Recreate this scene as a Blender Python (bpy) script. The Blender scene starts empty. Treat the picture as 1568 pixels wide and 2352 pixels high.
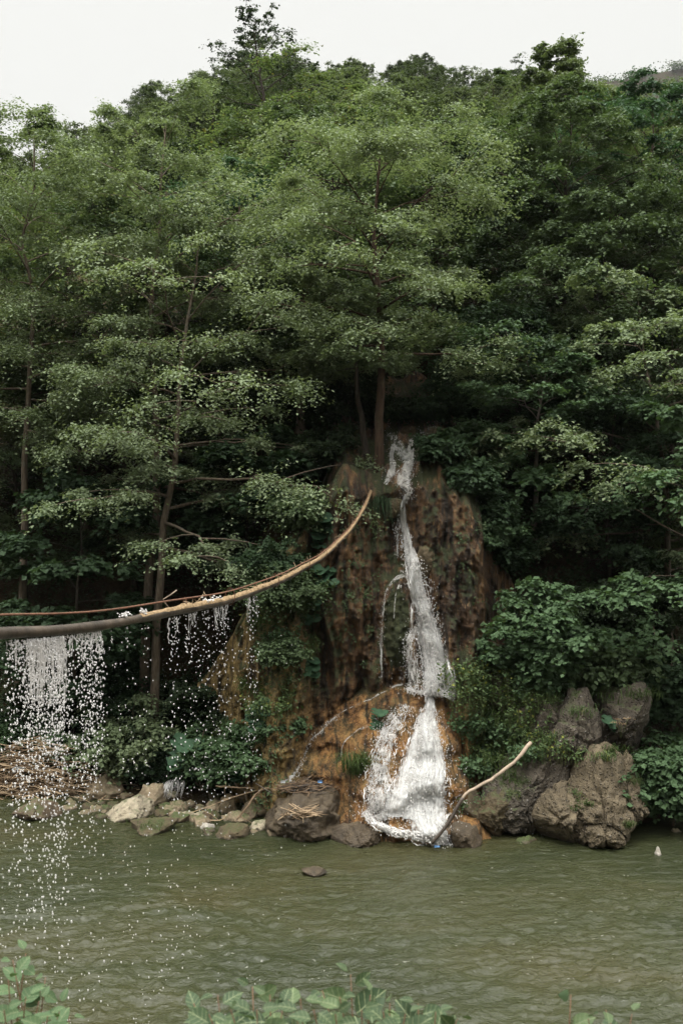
import bpy, math, random
import numpy as np
from mathutils import Vector
from mathutils.bvhtree import BVHTree

SC = bpy.context.scene
COL = SC.collection
CAMZ = 6.7
FD = 2287.0            # focal length in units of the 1568-wide reading of the photo
RAD = math.radians

# ------------------------------------------------------------------ helpers
def pt(dx, dy, d):
    return np.array([(dx-784)/FD*d, d, CAMZ+(1176-dy)/FD*d])

def water_depth(dy):
    return CAMZ*FD/(dy-1176)

def _hash(ix, iy, iz, seed):
    h = (ix.astype(np.int64)*374761393 + iy.astype(np.int64)*668265263 + iz.astype(np.int64)*2147483647 + seed*1274126177) & 0xffffffff
    h = ((h ^ (h >> 13))*1274126177) & 0xffffffff
    h = ((h ^ (h >> 16))*2246822519) & 0xffffffff
    return ((h ^ (h >> 15)) & 0xffffff)/float(0xffffff)

def vnoise(P, seed=0):
    P = np.asarray(P, float)
    i = np.floor(P); f = P-i
    f = f*f*f*(f*(f*6-15)+10)
    x, y, z = i[..., 0], i[..., 1], i[..., 2]
    r = 0
    for a in (0, 1):
        for b in (0, 1):
            for c in (0, 1):
                w = (f[..., 0] if a else 1-f[..., 0])*(f[..., 1] if b else 1-f[..., 1])*(f[..., 2] if c else 1-f[..., 2])
                r = r+w*_hash(x+a, y+b, z+c, seed)
    return r*2-1

def fbm(P, o=4, seed=0, gain=.5):
    P = np.asarray(P, float); r = 0; a = 1.0; t = 0
    for k in range(o):
        r = r+a*vnoise(P*(2.03**k)+k*17.3, seed+k); t += a; a *= gain
    return r/t

def ridged(P, o=3, seed=0):
    P = np.asarray(P, float); r = 0; a = 1.0; t = 0
    for k in range(o):
        r = r+a*(1-2*np.abs(vnoise(P*(2.03**k)+k*9.1, seed+k))); t += a; a *= .5
    return r/t

def nrm(v):
    return v/np.maximum(np.linalg.norm(v, axis=-1, keepdims=True), 1e-9)

def sstep(a, b, x):
    t = np.clip((x-a)/(b-a), 0, 1); return t*t*(3-2*t)

def mesh_np(name, V, faces, mats, midx=None, smooth=True, uv=None):
    """faces: list of (k,n) int arrays with constant n per array"""
    me = bpy.data.meshes.new(name)
    V = np.asarray(V, np.float32)
    faces = [np.asarray(f, np.int32) for f in faces if len(f)]
    me.vertices.add(len(V)); me.vertices.foreach_set('co', V.ravel())
    loops = np.concatenate([f.ravel() for f in faces])
    sizes = np.concatenate([np.full(len(f), f.shape[1], np.int32) for f in faces])
    starts = np.concatenate([[0], np.cumsum(sizes)[:-1]]).astype(np.int32)
    me.loops.add(len(loops)); me.loops.foreach_set('vertex_index', loops)
    me.polygons.add(len(sizes))
    me.polygons.foreach_set('loop_start', starts)
    me.polygons.foreach_set('use_smooth', np.full(len(sizes), smooth, bool))
    if midx is not None:
        me.polygons.foreach_set('material_index', np.asarray(midx, np.int32))
    for m in (mats if isinstance(mats, (list, tuple)) else [mats]):
        me.materials.append(m)
    if uv is not None:
        l = me.uv_layers.new(name='flow')
        l.data.foreach_set('uv', np.asarray(uv, np.float32)[loops].ravel())
    me.update(calc_edges=True)
    return me

def link(name, me, parent=None, loc=None):
    o = bpy.data.objects.new(name, me); COL.objects.link(o)
    if parent is not None: o.parent = parent
    if loc is not None: o.location = tuple(float(c) for c in loc)
    return o

def tag(o, label=None, cat=None, group=None, kind=None):
    if label: o['label'] = label
    if cat: o['category'] = cat
    if group: o['group'] = group
    if kind: o['kind'] = kind
    return o

def thing(name, label, cat, loc=(0, 0, 0), rz=0.0, group=None):
    o = link(name, None, None, loc); o.rotation_euler = (0, 0, rz)
    o.empty_display_size = .2
    return tag(o, label, cat, group)

def grid_faces(nr, nc):
    a = np.arange(nr*nc).reshape(nr, nc)
    return np.stack([a[:-1, :-1], a[:-1, 1:], a[1:, 1:], a[1:, :-1]], -1).reshape(-1, 4)

class Geo:
    """collects vertices and faces for one mesh"""
    def __init__(s): s.V = []; s.F = {}; s.n = 0
    def add(s, V, F):
        V = np.asarray(V, float).reshape(-1, 3)
        for f in (F if isinstance(F, list) else [F]):
            f = np.asarray(f)
            s.F.setdefault(f.shape[1], []).append(f+s.n)
        s.V.append(V); s.n += len(V)
    def tube(s, pts, rad, k=6, cap=True):
        pts = np.asarray(pts, float); n = len(pts)
        rad = np.broadcast_to(np.asarray(rad, float), (n,))
        T = nrm(np.gradient(pts, axis=0))
        ref = np.array([0, 0, 1.]) if abs(T[0][2]) < .8 else np.array([1., 0, 0])
        A = nrm(np.cross(T, ref)); B = np.cross(T, A)
        th = np.arange(k)*2*np.pi/k
        V = pts[:, None]+rad[:, None, None]*(np.cos(th)[None, :, None]*A[:, None]+np.sin(th)[None, :, None]*B[:, None])
        V = V.reshape(-1, 3)
        i = np.arange(n-1)[:, None]*k; j = np.arange(k)[None]; j2 = (j+1) % k
        F = [np.stack([i+j, i+j2, i+k+j2, i+k+j], -1).reshape(-1, 4)]
        if cap:
            V = np.vstack([V, pts[0], pts[-1]])
            j = np.arange(k); j2 = (j+1) % k
            F.append(np.stack([np.full(k, n*k), j2, j], -1)); e = (n-1)*k
            F.append(np.stack([np.full(k, n*k+1), e+j, e+j2], -1))
        s.add(V, F)
    def mesh(s, name, mat, smooth=True):
        return mesh_np(name, np.concatenate(s.V), [np.concatenate(f) for f in s.F.values()], mat, smooth=smooth)

def curve_pts(P, n):
    """Catmull-Rom resample of control rows (any number of columns)"""
    P = np.asarray(P, float)
    t = np.concatenate([[0], np.cumsum(np.linalg.norm(np.diff(P[:, :3], axis=0), axis=1))])
    q = np.vstack([2*P[0]-P[1], P, 2*P[-1]-P[-2]])
    u = np.linspace(0, t[-1], n); k = np.clip(np.searchsorted(t, u, side='right')-1, 0, len(P)-2)
    f = ((u-t[k])/(t[k+1]-t[k]))[:, None]
    a, b, c, d = q[k], q[k+1], q[k+2], q[k+3]
    return .5*(2*b+(c-a)*f+(2*a-5*b+4*c-d)*f**2+(3*b-a-3*c+d)*f**3)

# ------------------------------------------------------------------ materials
class NT:
    def __init__(s, name):
        s.m = bpy.data.materials.new(name); s.m.use_nodes = True
        s.t = s.m.node_tree; s.t.nodes.clear()
        s.out = s.t.nodes.new('ShaderNodeOutputMaterial')
    def n(s, typ, ins=None, **kw):
        nd = s.t.nodes.new('ShaderNode'+typ)
        for k, v in kw.items(): setattr(nd, k, v)
        for k, v in (ins or {}).items(): s.put(nd.inputs[k], v)
        return nd
    def put(s, sock, v):
        if isinstance(v, bpy.types.NodeSocket): s.t.links.new(v, sock)
        elif isinstance(v, bpy.types.Node): s.t.links.new(v.outputs[0], sock)
        else:
            if sock.type == 'RGBA' and len(v) == 3: v = (*v, 1)
            sock.default_value = v
    def ramp(s, fac, stops, interp='LINEAR'):
        r = s.n('ValToRGB', {0: fac}); e = r.color_ramp.elements; r.color_ramp.interpolation = interp
        while len(e) < len(stops): e.new(.5)
        for el, (p, c) in zip(e, stops):
            el.position = p; el.color = (c, c, c, 1) if isinstance(c, (int, float)) else (*c, 1)
        return r.outputs[0]
    def mix(s, f, a, b, blend='MIX'):
        m = s.n('Mix', data_type='RGBA', blend_type=blend)
        s.put(m.inputs[0], f); s.put(m.inputs[6], a); s.put(m.inputs[7], b)
        return m.outputs[2]
    def math(s, op, a, b=0.0, clamp=False):
        m = s.n('Math', {0: a, 1: b}, operation=op); m.use_clamp = clamp
        return m.outputs[0]
    def noise(s, scale, detail=4, rough=.55, vec=None, dist=0.0):
        n = s.n('TexNoise', {'Scale': scale, 'Detail': detail, 'Roughness': rough, 'Distortion': dist})
        if vec is not None: s.put(n.inputs['Vector'], vec)
        return n.outputs[0]
    def coord(s, scale=None, which='Object', rot=None):
        c = s.n('TexCoord').outputs[which]
        if scale or rot:
            mp = s.n('Mapping', {'Vector': c})
            if scale: mp.inputs['Scale'].default_value = scale
            if rot: mp.inputs['Rotation'].default_value = rot
            return mp.outputs[0]
        return c
    def geo(s, name): return s.n('NewGeometry').outputs[name]
    def bump(s, h, strength=.5, dist=.05):
        return s.n('Bump', {'Height': h, 'Strength': strength, 'Distance': dist}).outputs[0]
    def done(s, sh):
        s.put(s.out.inputs[0], sh); return s.m

def principled(t, color, rough=.7, normal=None, spec=.3, **kw):
    d = {'Base Color': color, 'Roughness': rough, 'Specular IOR Level': spec}
    if normal is not None: d['Normal'] = normal
    d.update(kw)
    return t.n('BsdfPrincipled', d)

def leaf_mat(name, c_dark, c_light, transl=.32, warm=None):
    t = NT(name)
    rnd = t.geo('Random Per Island')
    lerp = lambda q: tuple(a+(b-a)*q for a, b in zip(c_dark, c_light))
    col = t.ramp(rnd, [(0, lerp(.40)), (.55, lerp(.62)), (1, lerp(.86))])
    n = t.noise(.45, 2, .5, t.coord())
    col = t.mix(t.ramp(n, [(.35, 0.0), (.65, 1.0)]), t.mix(1.0, col, (.8, .84, .8), 'MULTIPLY'), col)
    if warm:
        col = t.mix(t.ramp(t.n('Math', {0: t.math('MULTIPLY', rnd, 7.13)}, operation='FRACT'), [(.9, 0.0), (.93, .7)]), col, warm)
    bs = principled(t, col, .62, spec=.16)
    tr = t.n('BsdfTranslucent', {'Color': t.mix(1.0, col, (1.0, 1.05, .55), 'MULTIPLY')})
    mx = t.n('MixShader', {0: transl, 1: bs, 2: tr})
    return t.done(mx)

def bark_mat(name, c1, c2, lichen=(.12, .12, .09)):
    t = NT(name)
    v = t.coord((9, 9, 1.6))
    n = t.noise(2.2, 6, .65, v)
    col = t.ramp(n, [(.3, c1), (.7, c2)])
    col = t.mix(t.ramp(t.noise(3.5, 4, .6, t.coord()), [(.55, 0.0), (.7, .6)]), col, lichen)
    return t.done(principled(t, col, .9, t.bump(n, .8, .03), .15))

def rock_mat(name, c1, c2, c3, moss=.0, pebble=.0, wet=.0, mosscol=(.035, .05, .014), scale=1.0, pits=0.0):
    t = NT(name)
    co = t.coord()
    n1 = t.noise(1.3*scale, 6, .62, co)
    n2 = t.noise(7*scale, 6, .65, co)
    n3 = t.noise(38*scale, 4, .6, co)
    col = t.ramp(n1, [(.3, c1), (.5, c2), (.72, c3)])
    col = t.mix(t.ramp(n2, [(.3, .65), (.62, 0.0)]), col, tuple(c*.45 for c in c1))
    h = t.math('ADD', t.math('MULTIPLY', n2, .8), t.math('MULTIPLY', n3, .45))
    if pebble:
        v = t.n('TexVoronoi', {'Scale': 15*scale, 'Randomness': 1.0, 'Vector': t.mix(.06, co, t.n('TexNoise', {'Scale': 9.0, 'Vector': co}).outputs[1])})
        vc = t.n('SeparateColor', {0: v.outputs['Color']}).outputs[0]
        pc = t.ramp(vc, [(0, c1), (.45, c2), (.75, c3), (.92, (.36, .33, .29)), (1, (.5, .46, .42))])
        dist = t.ramp(v.outputs['Distance'], [(.12, 1.0), (.42, 0.0)])
        sel = t.math('MULTIPLY', dist, t.ramp(t.noise(2.1, 3, .5, co), [(.36, .15), (.6, pebble)]))
        col = t.mix(sel, col, pc)
        h = t.math('ADD', h, t.math('MULTIPLY', dist, .9))
    if pits:
        v = t.n('TexVoronoi', {'Scale': 7.0*scale, 'Vector': co})
        pv = t.ramp(v.outputs['Distance'], [(.12, 0.0), (.3, 1.0)])
        h = t.math('ADD', h, t.math('MULTIPLY', pv, pits))
        col = t.mix(t.math('MULTIPLY', t.math('SUBTRACT', 1.0, pv), .6), col, tuple(c*.5 for c in c1))
    if moss:
        up = t.n('SeparateXYZ', {0: t.geo('Normal')}).outputs[2]
        mm = t.math('ADD', t.math('MULTIPLY', up, .35), t.noise(2.6*scale, 5, .6, co))
        mk = t.ramp(mm, [(.75-moss*.45, 0.0), (.92-moss*.45, 1.0)])
        mc = t.mix(t.noise(22, 3, .6, co), mosscol, tuple(c*1.9 for c in mosscol))
        col = t.mix(t.math('MULTIPLY', mk, .92), col, mc)
    z = t.n('SeparateXYZ', {0: t.geo('Position')}).outputs[2]
    wl = t.ramp(t.math('ADD', z, t.math('MULTIPLY', n2, .12)), [(.06, 1.0), (.13, 0.0)])   # wet band at the waterline
    col = t.mix(t.math('MULTIPLY', wl, .55), col, (.018, .017, .011))
    r = t.math('SUBTRACT', .85-.45*wet, t.math('MULTIPLY', wl, .45), True)
    return t.done(principled(t, col, r, t.bump(h, .9, .06), .35))

# water of the falls: white aerated water with gaps, pattern runs along the flow
def falls_mat(name, dens, sx=14.0, sy=2.2, white=(.80, .80, .79)):
    t = NT(name)
    uv = t.n('UVMap', uv_map='flow').outputs[0]
    m1 = t.n('Mapping', {'Vector': uv, 'Scale': (sx, sy, 1)}).outputs[0]
    m2 = t.n('Mapping', {'Vector': uv, 'Scale': (sx*.28, sy*.8, 1)}).outputs[0]
    a = t.noise(1.0, 5, .65, m1, .8)
    b = t.noise(1.0, 4, .6, m2, .4)
    ex = t.n('Attribute', attribute_name='edge').outputs['Fac']
    s = t.math('ADD', t.math('ADD', t.math('MULTIPLY', a, .75), t.math('MULTIPLY', b, .55)), t.math('MULTIPLY', ex, .5))
    al = t.ramp(s, [(.86-dens*.4, 0.0), (1.30-dens*.4, 1.0)])
    col = t.mix(a, (.6, .6, .58), white)
    bs = principled(t, col, .45, t.bump(a, .8, .08), .4)
    tl = t.n('BsdfTranslucent', {'Color': white})
    sh = t.n('MixShader', {0: .25, 1: bs, 2: tl})
    return t.done(t.n('MixShader', {0: t.math('MULTIPLY', al, .93), 1: t.n('BsdfTransparent'), 2: sh}))

def plain(name, col, rough=.7, var=.3, scale=6.0, spec=.3, bump=.4):
    t = NT(name)
    n = t.noise(scale, 5, .6, t.coord())
    c = t.ramp(n, [(.25, tuple(x*(1-var) for x in col)), (.75, tuple(min(1, x*(1+var)) for x in col))])
    return t.done(principled(t, c, rough, t.bump(n, bump, .02), spec))

M = {}
M['alder'] = leaf_mat('alder_leaf', (.098, .130, .072), (.205, .252, .138))
M['alder_pale'] = leaf_mat('pale_alder_leaf', (.122, .156, .090), (.240, .290, .170))
M['beech'] = leaf_mat('beech_leaf', (.054, .084, .040), (.108, .150, .072))
M['hazel'] = leaf_mat('hazel_leaf', (.048, .088, .042), (.108, .168, .082))
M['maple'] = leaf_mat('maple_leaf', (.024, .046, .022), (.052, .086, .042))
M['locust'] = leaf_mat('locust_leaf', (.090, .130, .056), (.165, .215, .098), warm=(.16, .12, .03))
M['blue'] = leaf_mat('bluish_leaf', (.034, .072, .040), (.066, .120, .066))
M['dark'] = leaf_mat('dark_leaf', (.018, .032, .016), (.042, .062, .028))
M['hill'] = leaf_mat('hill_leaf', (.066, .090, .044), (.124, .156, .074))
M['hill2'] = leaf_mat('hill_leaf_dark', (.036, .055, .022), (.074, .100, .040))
M['hill3'] = leaf_mat('hill_leaf_pale', (.086, .116, .054), (.150, .190, .092))
M['herb'] = leaf_mat('herb_leaf', (.065, .105, .042), (.135, .185, .080), warm=(.26, .26, .05))
M['grass'] = leaf_mat('grass_blade', (.040, .070, .022), (.085, .120, .040))
M['butterbur'] = leaf_mat('butterbur_leaf', (.032, .074, .040), (.060, .118, .064))
M['bark'] = bark_mat('bark', (.06, .046, .033), (.17, .135, .10))
M['bark_pale'] = bark_mat('bark_pale', (.12, .10, .08), (.26, .22, .18))
M['bark_red'] = bark_mat('bark_reddish', (.030, .020, .014), (.095, .062, .042), (.09, .08, .05))
M['bark_dark'] = bark_mat('bark_dark', (.022, .018, .013), (.06, .048, .036))
M['tan'] = rock_mat('tan_stone', (.17, .125, .075), (.30, .235, .155), (.40, .33, .23), .05)
M['pale'] = rock_mat('pale_stone', (.27, .225, .155), (.40, .345, .25), (.47, .41, .31), .06, pits=1.2)
M['white'] = rock_mat('whitish_stone', (.32, .29, .24), (.46, .42, .36), (.55, .51, .45), .0)
M['mossy'] = rock_mat('mossy_stone', (.055, .042, .024), (.12, .09, .05), (.2, .155, .085), .08, mosscol=(.03, .038, .012))
M['brown'] = rock_mat('brown_stone', (.075, .055, .036), (.14, .10, .062), (.21, .155, .10), .2, wet=.4)
M['darkrock'] = rock_mat('dark_wet_stone', (.042, .031, .020), (.082, .060, .036), (.13, .10, .062), .0, wet=.6)
M['congl'] = rock_mat('conglomerate', (.052, .043, .032), (.102, .084, .063), (.168, .140, .108), .02, pebble=.95)
M['slab'] = rock_mat('sandy_slab', (.080, .062, .038), (.142, .111, .069), (.205, .163, .106), .0, pebble=.25)

def travertine():
    t = NT('travertine')
    co = t.coord()
    st = t.coord((2.4, 1.2, .45))
    n1 = t.math('ADD', t.math('MULTIPLY', t.noise(1.1, 6, .62, st, .6), .62), t.math('MULTIPLY', t.noise(5.5, 5, .65, t.coord((1.3, 1, .6)), .5), .38))
    n2 = t.noise(4.2, 6, .66, t.coord((1.5, 1, .7)))
    n3 = t.noise(26, 5, .65, co)
    pos = t.geo('Position')
    sp = t.n('SeparateXYZ', {0: pos})
    z = sp.outputs[2]
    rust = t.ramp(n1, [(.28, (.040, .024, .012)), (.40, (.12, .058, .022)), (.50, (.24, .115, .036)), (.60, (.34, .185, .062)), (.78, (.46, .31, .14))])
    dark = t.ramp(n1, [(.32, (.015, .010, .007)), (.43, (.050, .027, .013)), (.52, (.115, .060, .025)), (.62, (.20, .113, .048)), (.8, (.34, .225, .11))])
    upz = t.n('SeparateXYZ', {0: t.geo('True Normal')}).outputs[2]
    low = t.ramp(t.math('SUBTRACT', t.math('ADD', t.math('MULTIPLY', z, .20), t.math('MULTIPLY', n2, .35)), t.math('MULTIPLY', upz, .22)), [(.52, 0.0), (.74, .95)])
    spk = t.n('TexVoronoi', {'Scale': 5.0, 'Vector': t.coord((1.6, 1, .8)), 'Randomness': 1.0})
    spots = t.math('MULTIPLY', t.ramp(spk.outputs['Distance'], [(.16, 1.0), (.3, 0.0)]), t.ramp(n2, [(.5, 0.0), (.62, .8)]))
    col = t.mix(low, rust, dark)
    col = t.mix(spots, col, (.33, .19, .075))
    streak = t.noise(1.0, 5, .6, t.coord((6.5, 1.5, .5)), .7)
    col = t.mix(t.ramp(streak, [(.36, .9), (.45, 0.0)]), col, (.010, .009, .006))
    col = t.mix(t.ramp(t.noise(1.0, 4, .6, t.coord((9, 2, 2.2)), .5), [(.60, 0.0), (.66, .75)]), col, (.30, .18, .075))
    ve = t.n('TexVoronoi', {'Scale': 9.0, 'Vector': t.mix(.12, t.coord((1.4, 1, .8)), t.n('TexNoise', {'Scale': 5.0, 'Vector': co}).outputs[1])}, feature='DISTANCE_TO_EDGE')
    crk = t.math('MULTIPLY', t.ramp(ve.outputs['Distance'], [(.015, 1.0), (.07, 0.0)]), t.ramp(n1, [(.42, .85), (.56, .1)]))
    col = t.mix(crk, col, (.008, .006, .004))
    # ochre wall on the left
    xl = t.ramp(t.math('ADD', t.math('MULTIPLY', sp.outputs[0], .5), t.math('ADD', .6, t.math('MULTIPLY', n2, .5))), [(.3, 1.0), (.62, 0.0)])
    och = t.ramp(t.math('ADD', t.math('MULTIPLY', n2, .5), t.math('MULTIPLY', n1, .5)), [(.36, (.035, .024, .011)), (.44, (.13, .086, .033)), (.52, (.28, .19, .070)), (.64, (.42, .31, .14))])
    col = t.mix(xl, col, och)
    col = t.mix(t.ramp(n2, [(.36, .85), (.5, 0.0)]), col, (.014, .011, .006))
    up = t.n('SeparateXYZ', {0: t.geo('Normal')}).outputs[2]
    mm = t.math('ADD', t.math('MULTIPLY', up, .18), t.noise(1.5, 6, .62, t.coord((1.4, 1, .7))))
    mk = t.math('MULTIPLY', t.ramp(mm, [(.55, 0.0), (.66, 1.0)]), t.ramp(t.math('MULTIPLY', z, .25), [(.55, .35), (.8, 1.0)]))
    # the bulge behind the side rivulets is all moss
    dxm = t.math('DIVIDE', t.math('SUBTRACT', sp.outputs[0], 1.22), .42)
    dzm = t.math('DIVIDE', t.math('SUBTRACT', z, 4.1), 1.25)
    rr = t.math('ADD', t.math('MULTIPLY', dxm, dxm), t.math('MULTIPLY', dzm, dzm))
    mk = t.math('MAXIMUM', mk, t.ramp(t.math('ADD', rr, t.math('MULTIPLY', n2, .9)), [(.9, .95), (1.5, 0.0)]))
    mc = t.mix(n3, (.017, .024, .009), (.05, .062, .02))
    col = t.mix(t.math('MULTIPLY', mk, .93), col, mc)
    h = t.math('SUBTRACT', t.math('ADD', n2, t.math('MULTIPLY', n3, .7)), t.math('MULTIPLY', crk, .5))
    rg = t.mix(mk, t.ramp(n2, [(.3, .3), (.7, .62)]), (.9, .9, .9))
    return t.done(principled(t, col, rg, t.bump(h, 1.0, .09), .4))
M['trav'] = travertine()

def soil():
    t = NT('soil')
    co = t.coord()
    n = t.noise(1.4, 7, .65, co); n2 = t.noise(11, 5, .65, co)
    col = t.ramp(n, [(.3, (.016, .012, .007)), (.5, (.04, .028, .016)), (.66, (.035, .04, .015)), (.8, (.075, .055, .03))])
    return t.done(principled(t, col, .95, t.bump(t.math('ADD', n, n2), .9, .12), .1))
M['soil'] = soil()

def river_mat():
    t = NT('river_water')
    co = t.coord()
    big = t.noise(.22, 3, .5, t.coord((1, 1.8, 1)), .5)
    col = t.ramp(big, [(.35, (.024, .0285, .0125)), (.5, (.030, .0335, .0140)), (.7, (.040, .038, .016))])
    n1 = t.noise(2.6, 5, .6, t.coord((1.0, 2.2, 1)), .6)
    n2 = t.noise(11, 4, .6, t.coord((1.0, 1.9, 1)), .4)
    bh = t.math('ADD', t.math('MULTIPLY', n1, .5), t.math('MULTIPLY', n2, .35))
    # flecks of foam carried by the current
    fl = t.noise(9, 4, .6, t.coord((1.0, 2.6, 1)), 1.0)
    fl2 = t.noise(1.1, 3, .5, t.coord((1.0, 2.0, 1)), .5)
    fm = t.math('MULTIPLY', t.ramp(fl, [(.66, 0.0), (.73, 1.0)]), t.ramp(fl2, [(.45, 0.0), (.62, .7)]))
    col = t.mix(fm, col, (.5, .49, .44))
    return t.done(principled(t, col, .06, t.bump(bh, .9, .10), .5, IOR=1.333))
M['river'] = river_mat()

def wet_drop(name, opac):
    t = NT(name)
    g = t.n('BsdfGlossy', {'Color': (.95, .95, .95), 'Roughness': .15})
    d = t.n('BsdfDiffuse', {'Color': (.80, .77, .735)})
    tl = t.n('BsdfTranslucent', {'Color': (.8, .79, .78)})
    a = t.n('MixShader', {0: .35, 1: d, 2: tl})
    b = t.n('MixShader', {0: .3, 1: a, 2: g})
    return t.done(t.n('MixShader', {0: opac, 1: t.n('BsdfTransparent'), 2: b}))
M['drop'] = wet_drop('white_water', .72); M['rain'] = wet_drop('water_drop', .60)
M['fall'] = falls_mat('falling_water', .60, 16, 2.6)
M['fall_thin'] = falls_mat('thin_falling_water', .40, 22, 3.0)
M['cascade'] = falls_mat('cascade_water', .36, 12, 6.0)
M['upper'] = falls_mat('upper_water', .46, 13, 6.5, (.66, .64, .60))
M['rivulet'] = falls_mat('rivulet_water', .08, 30, 4.5, (.55, .53, .48))
M['foam'] = falls_mat('foam_water', .55, 9, 8)
M['pipe'] = plain('weathered_pipe', (.050, .037, .026), .5, .85, 5, .4, .9)
M['rust'] = plain('rusty_steel', (.12, .055, .03), .7, .5, 25)
M['straw'] = plain('dry_moss', (.25, .175, .10), .95, .5, 22, .1, .9)
M['twig'] = plain('dead_twig', (.16, .11, .07), .9, .55, 5, .15)
M['twig_pale'] = plain('pale_twig', (.34, .25, .16), .85, .35, 5, .15)
M['driftwood'] = plain('driftwood', (.30, .235, .175), .8, .45, 4, .2)
M['wetwood'] = plain('wet_wood', (.055, .042, .032), .5, .4, 6, .4)
M['redstem'] = plain('red_stem', (.11, .055, .03), .6, .3, 8)
M['greenstem'] = plain('green_stem', (.09, .11, .04), .6, .3, 8)
M['cloth'] = plain('grey_rag', (.42, .40, .36), .9, .2, 9, .1)
M['blue_plastic'] = plain('blue_plastic', (.12, .28, .55), .4, .3, 9, .5)
M['white_plastic'] = plain('white_plastic', (.6, .62, .64), .4, .15, 9, .5)

# ------------------------------------------------------------------ terrain
_sx = [-60, -8, -5.6, -4.2, -2.8, -1.6, -.6, 2.6, 3.6, 5.8, 6.6, 8, 60]
_sy = [24.5, 23.8, 23.5, 23.1, 22.3, 21.8, 21.2, 20.4, 20.5, 20.9, 21.3, 22, 24]
def shore(x): return np.interp(x, _sx, _sy)
_ru = [(-400, 395), (0, 395), (60, 405), (100, 392), (220, 312), (360, 215), (520, 150), (690, 135), (850, 155), (1000, 158), (1200, 190), (1300, 225), (1400, 262), (1568, 275), (2000, 300)]
def ridge_z(u):
    dy = np.interp(784+u*FD, [a for a, b in _ru], [b+78 for a, b in _ru])
    return CAMZ+(1176-dy)/FD*105
def hill_z(x, y):
    s = y-shore(x)
    L = np.interp(s, [-6, -1, 0, .6, 1.5, 3, 4.6, 7, 10, 14], [-2.2, -.35, 0, .08, .30, 1.3, 3.4, 7.5, 10, 12.5])
    C = np.interp(y, [14, 20, 23.6, 24.4, 26, 28, 30, 34], [-2.2, -1, -.5, 6.3, 8.0, 8.9, 9.6, 12.5])
    R = np.interp(s, [-6, -1, 0, .5, 1.2, 2.0, 3.2, 6, 10, 13], [-2.2, -.5, -.1, .5, 1.5, 2.8, 4.3, 7.5, 10.5, 12.5])
    R2 = np.interp(s, [-6, -1, 0, .5, 2, 3.2, 5, 8, 10, 13], [-2.2, -.5, -.1, .25, .7, 2.2, 5.0, 8, 10.5, 12.5])
    R = R+(R2-R)*sstep(6.0, 6.9, x)
    wl = 1-sstep(-3.2, -1.6, x); wr = sstep(3.0, 4.2, x)
    z = L*wl+R*wr+C*np.clip(1-wl-wr, 0, 1)
    f = np.clip((y-34)/(105-34), 0, None)
    u = x/np.maximum(y, 1)
    far = 12.5+(ridge_z(u)-12.5)*np.clip(f, 0, 1)**.93-np.clip(f-1, 0, None)*60
    z = np.where(y > 34, far, z)
    n = fbm(np.stack([x*.5, y*.5, 0*x], -1), 4, 3)*.5*sstep(.5, 3, s)+fbm(np.stack([x*1.7, y*1.7, 0*x], -1), 4, 8)*.15*sstep(-.3, 1, s)
    return z+n*np.where(y > 40, 3, 1)

def stretched(lo, a, b, hi, step, n):
    mid = np.arange(a, b+1e-6, step)
    l = a-(a-lo)*(np.linspace(1, 0, n, endpoint=False)**2.2)
    r = b+(hi-b)*(np.linspace(0, 1, n+1)[1:]**2.2)
    return np.concatenate([l, mid, r])

gx = stretched(-170, -9, 9, 170, .14, 34)
gy = np.concatenate([np.arange(15, 19, .5), np.arange(19, 33, .14), 33+np.linspace(0, 1, 60)**1.6*165])
X, Y = np.meshgrid(gx, gy)
Z = hill_z(X, Y)
hv = np.stack([X, Y, Z], -1).reshape(-1, 3); hf = grid_faces(len(gy), len(gx))
hill = link('hillside', mesh_np('hillside', hv, [hf], M['soil']))
tag(hill, kind='structure')

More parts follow.
